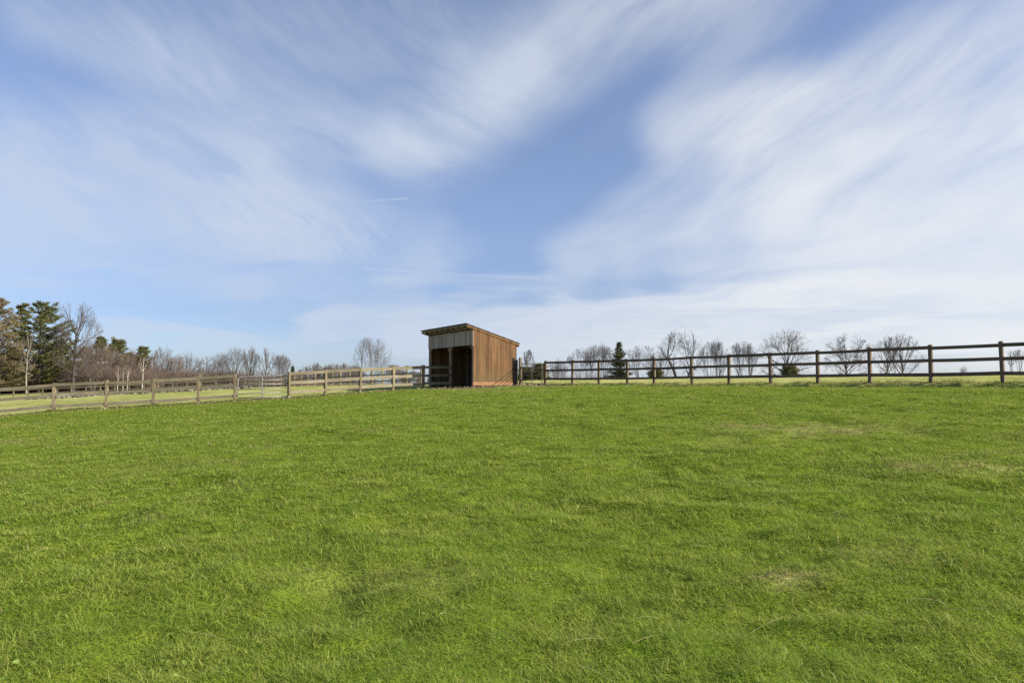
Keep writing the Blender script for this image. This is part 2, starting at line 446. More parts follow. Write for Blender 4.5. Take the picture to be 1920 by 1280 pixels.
# ------------------------------------------------------------------ ground sheet
def build_ground():
    def axis(lo, hi, cuts, grow=1.14):
        """grid lines: cuts = [(from, to, step), ...] in the middle, growing steps outside"""
        c = []
        for a0, a1, st in cuts: c += list(np.arange(a0, a1-1e-6, st))
        c.append(cuts[-1][1]); st = cuts[-1][2]
        while c[-1] < hi: st *= grow; c.append(c[-1]+st)
        st = cuts[0][2]; left = [c[0]]
        while left[-1] > lo: st *= grow; left.append(left[-1]-st)
        return np.array(left[:0:-1] + c)
    xs = axis(-4000, 4000, [(-40, -12, .3), (-12, -6, .18), (-6, 6, .10), (6, 12, .18), (12, 40, .3)])
    ys = axis(-3000, 5000, [(-4, 2, .3), (2, 11, .10), (11, 20, .18), (20, 62, .3)])
    X, Y = np.meshgrid(xs, ys)
    Z = surf(X, Y)
    nx, ny = len(xs), len(ys)
    Z = Z - .012*inside(X, Y)
    V = np.c_[X.ravel(), Y.ravel(), Z.ravel()]
    i = np.arange(nx-1); j = np.arange(ny-1)
    I, J = np.meshgrid(i, j); q = (J*nx+I).ravel()
    idx = np.c_[q, q+1, q+nx+1, q+nx].ravel()
    o = np_mesh('ground', V, idx, np.full(len(q), 4), M['ground'], {'dry': dryness(X, Y).ravel(), 'bare': bareness(X, Y).ravel()}, smooth=True)
    tag(o, 'green hillside pasture rising to a low crest', 'ground', kind='structure')
build_ground()

# ------------------------------------------------------------------ grass: real blades, thinner and denser near the camera
def build_blades(name, x, y, L, W, lean, tint, long_mask):
    n = len(x)
    z = surf(x, y)
    az = NR.rand(n)*2*np.pi
    fx, fy = np.cos(az), np.sin(az)
    ln = lean
    up = np.cos(ln); outw = np.sin(ln)
    face = az + np.pi/2 + NR.normal(0, .5, n)
    sx, sy = np.cos(face)*W/2, np.sin(face)*W/2
    B = np.c_[x, y, z-.004]
    side = np.c_[sx, sy, np.zeros(n)]
    mid = B + np.c_[fx*outw*.45*L, fy*outw*.45*L, up*.62*L]
    tip = B + np.c_[fx*outw*1.05*L, fy*outw*1.05*L, np.maximum(up*.9*L, .006)]
    a = np.where(long_mask)[0]; b = np.where(~long_mask)[0]
    v1 = np.stack([B[a]-side[a], B[a]+side[a], mid[a]+side[a]*.75, mid[a]-side[a]*.75, tip[a]], 1).reshape(-1, 3)
    v2 = np.stack([B[b]-side[b], B[b]+side[b], tip[b]], 1).reshape(-1, 3)
    k = np.arange(len(a))*5
    f1 = np.stack([k, k+1, k+2, k+3, k+3, k+2, k+4], 1).ravel()
    s1 = np.tile([4, 3], len(a))
    k2 = len(v1)+np.arange(len(b))*3
    f2 = np.stack([k2, k2+1, k2+2], 1).ravel()
    s2 = np.full(len(b), 3)
    col = np.concatenate([np.repeat(tint[a], 5, 0), np.repeat(tint[b], 3, 0)])
    return np_mesh(name, np.concatenate([v1, v2]), np.concatenate([f1, f2]), np.concatenate([s1, s2]), M['grass'], {'tint': col})

def build_grass():
    # radial sampling: density ~ d^-1.4
    N0 = 1300000
    u = NR.rand(N0); r0, r1 = 2.3, 47.0
    r = (r0**.6 + u*(r1**.6-r0**.6))**(1/.6)
    th = (NR.rand(N0)-.5)*1.62
    x = r*np.sin(th); y = r*np.cos(th)
    clump = hash_noise(x, y, 5.0, 3); big = hash_noise(x, y, .35, 5); med = hash_noise(x, y, 1.6, 6)
    bare = bareness(x, y)
    ins = inside(x, y)
    edge = np.minimum(line_dist(x, y, FENCE_XY), line_dist(x, y, RIGHT_XY))
    keep = (NR.rand(N0) < (.35+.85*clump)) & (NR.rand(N0) > bare*.95) & (ins | (edge < .4))
    # nothing grows inside the shed
    c, s = .86, .51
    lx = (x+2.28)*c + (y-40)*s; ly = -(x+2.28)*s + (y-40)*c
    keep &= ~((lx > -.1) & (lx < 3.1) & (ly > -.05) & (ly < 6.5))
    x, y, r, clump, big, med, edge = (q[keep] for q in (x, y, r, clump, big, med, edge))
    n = len(x)
    sc = np.maximum(r/5.0, .6)
    tall = np.exp(-(edge/.22)**2)*.55; rank_shade = np.exp(-((line_dist(x, y, FENCE_XY)-.35)/.42)**2)*(.35+.9*med)
    L = .80*(.040+.065*clump*NR.rand(n)+.02*big+.012*med)*sc**.28*(1+1.6*tall*NR.rand(n))*(1+.9*np.clip(rank_shade, 0, 1)*NR.rand(n))
    W = .0042*sc**.95*(.7+.6*NR.rand(n))
    lean = np.clip(NR.normal(1.26, .26, n)-.5*tall, .05, 1.5)
    dry = dryness(x, y)
    fin = hash_noise(x, y, 4.2, 41); pat = hash_noise(x, y, .8, 42)
    t = np.clip(.10*big+.27*med+.42*fin+.20*pat-.02+NR.normal(0, .26, n), -.25, 1.15)[:, None]
    col = GREEN_A*(1-t)+GREEN_B*t
    yl = (np.clip((hash_noise(x, y, .5, 8)-.5)*.7, 0, .16)*NR.rand(n) + np.clip((hash_noise(x, y, 2.3, 9)-.45)*1.2, 0, .45)*NR.rand(n) + (NR.rand(n) < .10+.16*np.clip((fin-.5)*3, 0, 1))*.75)[:, None]
    col = col*(1-yl)+GREEN_Y*yl
    col = col*(1-.62*np.clip(rank_shade+.5*tall, 0, 1))[:, None]      # longer grass by the rails; the fence-foot shade is darkened into its tint
    dm = (NR.rand(n) < np.clip(dry*1.05+.015, 0, .9))[:, None]
    st = np.where(NR.rand(n)[:, None] < .6, STRAW, DEAD)
    col = np.where(dm, st*(.6+.4*NR.rand(n))[:, None], col)
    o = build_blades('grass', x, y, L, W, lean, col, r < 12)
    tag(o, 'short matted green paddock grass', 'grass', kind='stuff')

    # pale dry stalks lying about
    k = 260
    r = (2.6**.8+NR.rand(k)*(36**.8-2.6**.8))**(1/.8); th = (NR.rand(k)-.5)*1.5
    x = r*np.sin(th); y = r*np.cos(th)
    pick = inside(x, y) & (hash_noise(x, y, .45, 12) + .35*NR.rand(k) > .55)
    mb = []; 
    vs = []; idx = []; sz = []
    for px, py, d in zip(x[pick], y[pick], r[pick]):
        ln = rnd.uniform(.08, .32)*max(1, d/9)**.4; a = rnd.uniform(0, 6.28); w = .0011*max(1, d/4.5)**.8
        z0 = float(surf(np.array([px]), np.array([py]))[0])
        lift = rnd.uniform(-.01, .03); b0 = len(vs); bend = rnd.uniform(-.12, .12)
        for i in range(4):
            t = i/3; q = a+bend*t
            cx, cy = px+math.cos(q)*ln*t, py+math.sin(q)*ln*t
            cz = z0+.03+lift*t+.012*math.sin(t*3.1)
            for s_ in range(3):
                an = s_*2.094
                vs.append((cx-math.sin(q)*w*math.cos(an), cy+math.cos(q)*w*math.cos(an), cz+w*math.sin(an)))
        for i in range(3):
            for s_ in range(3):
                p0 = b0+i*3
                idx += [p0+s_, p0+(s_+1) % 3, p0+3+(s_+1) % 3, p0+3+s_]; sz.append(4)
    o = np_mesh('straw', np.array(vs), np.array(idx), np.array(sz), M['straw'])
    tag(o, 'thin pale dry stalks lying in the grass', 'straw', kind='stuff')

    # flat broad weed leaves (plantain, clover) in the near turf, curled dead leaves along the fences and shed
    def leaves(name, pts, size, mat, curl, lift, label, cat):
        vs, idx, sz = [], [], []
        for px, py in pts:
            z0 = float(surf(np.array([px]), np.array([py]))[0]); d = math.hypot(px, py)
            s0 = rnd.uniform(*size)*max(1, d/14)**.5; a = rnd.uniform(0, 6.28); ca, sa = math.cos(a), math.sin(a)
            asp = rnd.uniform(.5, .9); tx, ty = rnd.uniform(-.35, .35), rnd.uniform(-.35, .35); b0 = len(vs)
            ring = [(0, 0)] + [(math.cos(k*math.pi/4)*(1+.12*math.sin(3*k)), asp*math.sin(k*math.pi/4)) for k in range(8)]
            zz = z0+rnd.uniform(*lift)
            for u, v in ring:
                h = curl*(u*u+v*v)*s0*rnd.uniform(.6, 1.4)-.15*s0*(abs(v) < .05)
                X, Y = (u*ca-v*sa)*s0, (u*sa+v*ca)*s0
                vs.append((px+X, py+Y, zz+h+tx*X+ty*Y))
            for k in range(8): idx += [b0, b0+1+k, b0+1+(k+1) % 8]; sz.append(3)
        o = np_mesh(name, np.array(vs), np.array(idx), np.array(sz), mat)
        tag(o, label, cat, kind='stuff')
    pts = []
    while len(pts) < 150:
        d = 2.6+9*rnd.random()**1.6; th = rnd.uniform(-.72, .72); p = (d*math.sin(th), d*math.cos(th))
        w = hash_noise(np.array([p[0]]), np.array([p[1]]), 1.1, 15)[0]
        corner = math.exp(-((p[0]+2.6)**2+(p[1]-3.6)**2)/1.2)
        if w > .8 - .75*corner and rnd.random() < .15+.85*corner: pts.append(p)
    leaves('weed_leaves', pts, (.009, .022), M['broadleaf'], .25, (.02, .045), 'pale flat weed leaves among the near grass', 'weeds')
    pts = []
    allf = FENCE_XY[1:]+[(-2.6,39.6),(0.6,40.9)]+RIGHT_XY
    segs = list(zip(allf[:-1], allf[1:]))
    while len(pts) < 900:
        (ax, ay), (bx, by) = rnd.choice(segs); t = rnd.random()
        off = abs(rnd.gauss(0, .9))
        x, y = ax+(bx-ax)*t, ay+(by-ay)*t
        pts.append((x+rnd.gauss(0, .3), y-off))
    while len(pts) < 1250:
        pts.append((rnd.uniform(-4.6, 2.4), rnd.uniform(37.6, 41.2)))
    while len(pts) < 1400:
        d = rnd.uniform(14, 38); th = rnd.uniform(-.7, .7); p = (d*math.sin(th), d*math.cos(th))
        if inside(np.array([p[0]]), np.array([p[1]]))[0]: pts.append(p)
    c, s = .86, .51
    pts = [p for p in pts if not (-.1 < (p[0]+2.28)*c+(p[1]-40)*s < 3.1 and -.1 < -(p[0]+2.28)*s+(p[1]-40)*c < 6.5)]
    leaves('fallen_leaves', pts, (.016, .032), M['leaf'], .45, (.03, .06), 'scattered pale dead leaves along fences and shed', 'leaves')
build_grass()

# ------------------------------------------------------------------ run-in shed
def build_shed():
    C = Vector((-2.28, 40.0, 0)); zb = EYE-.25
    root = empty('run_in_shed', (C.x, C.y, zb), math.atan2(.51, .86), 'brown wooden run-in shed with slanted roof and two open bays facing the paddock', 'shed')
    Wd, D = 6.4, 2.95
    hf, hb = 3.46, 2.60                         # wall tops at front and back
    def top(x): return hf+(hb-hf)*x/D
    r = random.Random(3)
    def vboards(mb, along, a0, a1, fixed0, fixed1, z0f, z1f, w=.205):
        a = a0
        while a < a1-.01:
            b = min(a+w, a1); g = .006; jz = r.uniform(-.008, .008); jp = r.uniform(0, .006)
            if along == 'x':
                x0, x1 = a+g/2, b-g/2
                vs = [(x0,fixed0-jp,z0f+jz),(x1,fixed0-jp,z0f+jz),(x1,fixed1,z0f+jz),(x0,fixed1,z0f+jz),(x0,fixed0-jp,z1f(x0)),(x1,fixed0-jp,z1f(x1)),(x1,fixed1,z1f(x1)),(x0,fixed1,z1f(x0))]
            else:
                y0, y1 = a+g/2, b-g/2; zt = z1f(0)
                vs = [(fixed0-jp,y0,z0f+jz),(fixed1,y0,z0f+jz),(fixed1,y1,z0f+jz),(fixed0-jp,y1,z0f+jz),(fixed0-jp,y0,zt),(fixed1,y0,zt),(fixed1,y1,zt),(fixed0-jp,y1,zt)]
            mb.add([Vector(p) for p in vs], [(0,3,2,1),(4,5,6,7),(0,1,5,4),(1,2,6,5),(2,3,7,6),(3,0,4,7)])
            a = b
    m = MB(); vboards(m, 'x', .0, D, -.025, 0, .33, lambda x: top(x)-.002); m.box(.0, D, .0005, .006, .34, hb-.05); m.build('side_wall', M['shed_side'], root)
    m = MB(); vboards(m, 'x', .0, D, Wd, Wd+.025, .02, lambda x: top(x)-.002); tag(m.build('side_wall', M['shed_side'], root), 'side wall hidden from the paddock on the lane side')
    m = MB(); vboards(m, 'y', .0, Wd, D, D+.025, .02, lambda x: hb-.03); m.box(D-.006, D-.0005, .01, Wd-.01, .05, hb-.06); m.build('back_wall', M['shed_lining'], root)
    m = MB(); vboards(m, 'y', -.02, Wd+.02, -.03, -.004, 2.50, lambda x: hf-.10); m.box(-.0035, .003, .0, Wd, 2.52, hf-.12); m.build('front_panel', M['shed_front'], root)
    m = MB(); m.box(-.02, D+.02, -.045, -.002, .10, .325); tag(m.build('kick_board', M['kick'], root, bevel=.004), 'fresh orange base board under the side wall')
    m = MB(); m.box(-.045, -.002, -.05, .07, 2.42, hf-.14); m.build('corner_trim', M['shed_front'], root)
    # posts
    for y in (.08, 3.18, 6.32):
        q = MB(); q.box(.0, .14, y-.07, y+.07, -.15, 2.9); q.build('post', M['shed_post'], root, bevel=.006)
    for y in (.08, 6.32):
        q = MB(); q.box(D-.16, D-.03, y-.06, y+.06, -.15, hb-.05); q.build('post', M['shed_post'], root, bevel=.006)
    # knee braces at the openings
    for y, sg in ((.15, 1), (3.11, -1), (3.25, 1), (6.25, -1)):
        q = MB(); q.beam((.05, y, 2.24), (.05, y+sg*.26, 2.50), .05, .09, (1, 0, 0)); q.build('brace', M['shed_post'], root)
    q = MB(); q.box(.02, .12, .02, Wd-.02, 2.92, 3.1); q.build('header_beam', M['shed_post'], root)
    # inside lining: horizontal boards up the lower walls
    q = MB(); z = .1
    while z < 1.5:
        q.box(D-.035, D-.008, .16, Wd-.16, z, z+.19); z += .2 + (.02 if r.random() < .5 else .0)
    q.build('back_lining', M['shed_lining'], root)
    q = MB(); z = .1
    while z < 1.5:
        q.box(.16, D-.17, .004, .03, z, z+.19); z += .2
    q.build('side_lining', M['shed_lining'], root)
    # earth floor
    # rafters with tails showing under the front eave
    ov, ob = .42, .16
    sl = (hb-hf)/D
    def rz_(x): return hf+sl*x
    for k in range(9):
        y = .10+k*(Wd-.2)/8
        q = MB(); q.beam((-ov+.05, y, rz_(-ov+.05)+.005), (D+ob-.05, y, rz_(D+ob-.05)+.005), .05, .15, (0, 0, 1)); q.build('rafter', M['rafter'], root)
    for y, lab in ((-.046, 'sunlit barge rafter along the sloping roof edge'), (Wd+.25, None)):
        q = MB(); q.beam((-ov, y, rz_(-ov)+.02), (D+ob, y, rz_(D+ob)+.02), .026, .13, (0, 0, 1)); o = q.build('barge_rafter', M['shed_side'] if y < 0 else M['rafter'], root)
        if lab: o['label'] = lab
    # battens carrying the roof (seen as blocks between the rafter tails) and the roof skin
    q = MB()
    q.beam((-ov+.10, -.03, rz_(-ov+.1)+.095), (-ov+.10, Wd+.30, rz_(-ov+.1)+.095), .09, .03)
    q.beam((-ov+.0, -.03, rz_(-ov)+.05), (-ov+.0, Wd+.2, rz_(-ov)+.05), .03, .05)
    q.build('eave_batten', M['rafter'], root)
    q = MB(); h0 = .115
    a, b = Vector((-ov-.08, 0, rz_(-ov-.08)+h0)), Vector((D+ob+.06, 0, rz_(D+ob+.06)+h0))
    th = .03; y0, y1 = -.075, Wd+.30; ns = 7
    for i in range(ns):                          # overlapping courses
        p, e = a.lerp(b, i/ns), a.lerp(b, (i+1)/ns+.006)
        lift = Vector((0, 0, .006 if i < ns-1 else 0))
        vs = [Vector((p.x,y0,p.z)),Vector((e.x,y0,e.z)),Vector((e.x,y1,e.z)),Vector((p.x,y1,p.z))]
        up = Vector((0, 0, th))
        vs = [vs[0],vs[1]+lift,vs[2]+lift,vs[3]] + [vs[0]+up,vs[1]+up+lift,vs[2]+up+lift,vs[3]+up]
        q.add(vs, [(0,3,2,1),(4,5,6,7),(0,1,5,4),(1,2,6,5),(2,3,7,6),(3,0,4,7)])
    q.build('roof', M['roof'], root)
    q = MB(); q.box(D+ob-.02, D+ob+.015, -.07, Wd+.3, rz_(D+ob)-.10, rz_(D+ob)+.10); q.build('rear_fascia', M['shed_side'], root)
build_shed()

# ------------------------------------------------------------------ fences
HR = (1.31, .83, .31)           # heights of the three boards
def fence(name, label, group, pts, mats, toward, batten, H=1.4, hr=HR, bw=.13, pw=.12, seed=1, skip_posts=(), wob=.02, cap=True, batten_z=-.1):
    """posts at pts; boards on the 'toward' side (+1 = towards the camera side of the line)"""
    r = random.Random(seed)
    P = [at(q[0], q[2]) if len(q) == 3 else Vector(q) for q in pts]
    c = sum(P, Vector())/len(P)
    root = empty(name, (c.x, c.y, gz(c.x, c.y)), 0, label, 'fence', group)
    off = Vector(root.location)
    n = len(P)
    tops = []
    for i, p in enumerate(P):
        d = (P[min(i+1, n-1)]-P[max(i-1, 0)]); d.z = 0; d.normalize()
        nm = Vector((d.y, -d.x, 0))
        if nm.dot(Vector((0, -1, 0))) < 0: nm = -nm
        nm *= toward
        tops.append((p, d, nm))
        if i in skip_posts: continue
        h = H+r.uniform(-.02, .035)
        tilt = Vector((r.uniform(-wob, wob), r.uniform(-wob, wob), 0))
        m = MB()
        a = p-off-Vector((0, 0, .25)); b = p-off+Vector((0, 0, h))+tilt
        ang = math.atan2(d.y, d.x)
        Mx = Matrix.Translation(a) @ Matrix.Rotation(ang, 4, 'Z')
        hh = h+.25; w = pw*r.uniform(.92, 1.08)
        vs = [Vector((sx*w/2, sy*w/2, 0)) for sx, sy in ((-1,-1),(1,-1),(1,1),(-1,1))] + [Vector((sx*w/2, sy*w/2, hh+(.02 if sy > 0 else -.01))) for sx, sy in ((-1,-1),(1,-1),(1,1),(-1,1))]
        vs = [Mx @ v for v in vs]
        vs = vs[:4]+[v+tilt for v in vs[4:]]
        m.add(vs, [(0,3,2,1),(4,5,6,7),(0,1,5,4),(1,2,6,5),(2,3,7,6),(3,0,4,7)])
        m.build('fence_post', mats[1], root, bevel=.006)
        if batten:
            m = MB(); q = p-off+nm*(pw/2+.03+.014)
            m.beam(q+Vector((0, 0, batten_z)), q+Vector((0, 0, h+.005))+tilt, 1.0*.112, .022, nm)
            m.build('post_batten', mats[0] if pw < .12 else mats[1], root)
    for i in range(n-1):
        (p0, d0, n0), (p1, d1, n1) = tops[i], tops[i+1]
        sp = (p1-p0); sp.z = 0; sp.normalize(); nn = Vector((sp.y, -sp.x, 0))
        if nn.dot(n0) < 0: nn = -nn
        for h in hr:
            a = p0-off+nn*(pw/2+.014)+Vector((0, 0, h+r.uniform(-.018, .018)))+sp*.004
            b = p1-off+nn*(pw/2+.014)+Vector((0, 0, h+r.uniform(-.018, .018)))-sp*.004
            # board mesh in its own frame so that the grain runs along it
            L = (b-a).length; mid = (a+b)/2
            m = MB(); w = bw*r.uniform(.93, 1.07)
            sag = -r.uniform(0, .012)
            k = 4
            for s_ in range(k):
                x0, x1 = -L/2+L*s_/k, -L/2+L*(s_+1)/k
                z0, z1 = sag*(1-(2*x0/L)**2), sag*(1-(2*x1/L)**2)
                vs = [Vector((x0,-.013,z0-w/2)),Vector((x1,-.013,z1-w/2)),Vector((x1,.013,z1-w/2)),Vector((x0,.013,z0-w/2)),Vector((x0,-.013,z0+w/2)),Vector((x1,-.013,z1+w/2)),Vector((x1,.013,z1+w/2)),Vector((x0,.013,z0+w/2))]
                fs = [(0,3,2,1),(4,5,6,7),(0,1,5,4),(2,3,7,6)] + ([(3,0,4,7)] if s_ == 0 else []) + ([(1,2,6,5)] if s_ == k-1 else [])
                m.add(vs, fs)
            o = m.build('fence_rail', mats[0], root)
            o.location = mid
            dv = (b-a).normalized()
            o.rotation_euler = (0, -math.asin(dv.z), math.atan2(dv.y, dv.x))
    return root
RM, LM = (M['rail_right'], M['post_right']), (M['rail_left'], M['post_left'])
fence('board_fence', 'dark brown three-board fence running from the shaded shed gate to the right edge', 'board fences', RIGHT, RM, 1, True, seed=2, pw=.10)
fence('board_fence', 'weathered tan board fence on the left, ending at the wide galvanised gate', 'board fences', LEFT, LM, 1, True, batten_z=.14, pw=.13, bw=.155, seed=3, hr=(1.30,.80,.24), wob=.03)
fence('board_fence', 'weathered tan board fence between the galvanised gate and the shed', 'board fences', MID, LM, 1, True, batten_z=.18, pw=.13, bw=.155, seed=4, hr=(1.29,.80,.30), skip_posts=(5,))
fence('board_fence', 'far thin-railed fence slanting away behind the tan fence left of the shed', 'board fences', OBLIQ, LM, 1, False, seed=5, pw=.11, bw=.11)
fence('board_fence', 'low fence of thin close-set posts across the lane, by the stone wall', 'board fences', LANE, LM, 1, False, H=.86, hr=(.80,.42), bw=.09, pw=.09, seed=6)

# ------------------------------------------------------------------ gates
def gate(name, label, a, b, h, mat, nbar, inner, lift, rad=.026):
    a, b = Vector(a), Vector(b)
    root = empty(name, a, math.atan2(b.y-a.y, b.x-a.x), label, 'gate')
    L = math.hypot(b.x-a.x, b.y-a.y); rise = (b.z-a.z)
    f = MB(); c = .14
    def q(x, z): return Vector((x, 0, z+rise*x/L))
    z0, z1 = lift, lift+h
    path = [q(0, z0)]+[q(0, z1-c)]+[q(c*(1-math.cos(t)), z1-c+c*math.sin(t)) for t in (.5, 1.0, 1.57)]+[q(L-c, z1)]+[q(L-c+c*math.sin(t), z1-c+c*math.cos(t)) for t in (.5, 1.0, 1.57)]+[q(L, z0)]
    f.tube(path, rad, 8); f.tube([q(0, z0), q(L, z0)], rad, 8)
    f.build('gate_frame', mat, root, smooth=True)
    for k in range(1, nbar-1):
        m = MB(); z = z0+h*k/(nbar-1); m.tube([q(.01, z), q(L-.01, z)], rad*.8, 8); m.build('bar', mat, root, smooth=True)
    for x in inner:
        m = MB()
        for yy in (-.028, .028): m.beam(q(x, z0)+Vector((0, yy, 0)), q(x, z1)+Vector((0, yy, 0)), .05, .008, (0, 1, 0))
        m.build('upright', mat, root)
    for z in (z0+.15, z1-.2):
        m = MB(); m.tube([q(-.10, z), q(-.03, z)], .014, 6); m.tube([q(-.03, z-.05), q(-.03, z+.05)], .03, 8); m.build('hinge', M['hinge'], root)
    m = MB(); m.tube([q(L+.0, z1-.32), q(L+.09, z1-.34)], .012, 6); m.box(L-.04, L+.035, -.035, .035, z1-.36, z1-.28); m.build('latch', M['hinge'], root)
    return root
A, B = at(447, 36.3), at(540.5, 36.2)
gate('field_gate', 'wide grey galvanised tube gate between the two tan fences', A, B, 1.12, M['galv'], 6, (1.32,), .10)
gA, gB = Vector((.62, 41.2, 0)), Vector((1.68, 38.25, 0)); gA.z, gB.z = gz(gA.x, gA.y), gz(gB.x, gB.y)
gate('field_gate', 'dark tube gate standing ajar beside the sunlit shed wall', gA, gB, 1.12, M['gate_dark'], 6, (1.55,), .10, .02)
def lone_post(label, px, d, h, w, mat):
    p = at(px, d); root = empty('gate_post', p, .5, label, 'post')
    m = MB(); m.box(-w/2, w/2, -w/2, w/2, -.2, h); m.build('post', mat, root, bevel=.01)
    m = MB(); m.box(-w/2-.03, -w/2-.002, -.06, .06, h-.45, h-.38); m.build('hinge_plate', M['hinge'], root)
lone_post('weathered post the ajar dark gate hangs from', 975.5, 41.3, 1.62, .14, M['post_left'])
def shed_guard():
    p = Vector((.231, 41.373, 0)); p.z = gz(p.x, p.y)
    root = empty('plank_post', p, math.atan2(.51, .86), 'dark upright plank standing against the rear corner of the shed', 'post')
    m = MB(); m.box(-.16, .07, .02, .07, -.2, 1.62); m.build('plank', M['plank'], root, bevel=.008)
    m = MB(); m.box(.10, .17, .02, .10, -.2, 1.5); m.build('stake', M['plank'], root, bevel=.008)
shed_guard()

# ------------------------------------------------------------------ stone wall beyond the lane
def stone_wall():
    A_, B_ = gp(60, 748, 61.5), gp(470, 727, 63.5)
    a, b = Vector((A_[0], A_[1], 0)), Vector((B_[0], B_[1], 0))
    root = empty('stone_wall', (a+b)/2, 0, 'low tumbled fieldstone wall below the wood on the left', 'wall')
    root.location.z = 0
    m = MB(); r = random.Random(8); off = (a+b)/2
    for k in range(560):
        t = r.random(); p = a.lerp(b, t)+Vector((r.gauss(0, .15), r.gauss(0, .35), 0)); s = r.uniform(.06, .20)
        zz = gz(p.x, p.y)+r.uniform(-.02, .16)
        bm = bmesh.new(); bmesh.ops.create_icosphere(bm, subdivisions=1, radius=1)
        sx, sy, sz = s*r.uniform(.8, 1.7), s*r.uniform(.7, 1.2), s*r.uniform(.5, .9); an = r.uniform(0, 3.14)
        vs = []
        for v in bm.verts:
            q = v.co*(1+r.uniform(-.12, .12)); q = Vector((q.x*sx, q.y*sy, q.z*sz)); q.rotate(Matrix.Rotation(an, 3, 'Z'))
            vs.append(q+p-off+Vector((0, 0, zz)))
        m.add(vs, [tuple(v.index for v in f.verts) for f in bm.faces]); bm.free()
    m.build('stones', M['stone'], root)
stone_wall()

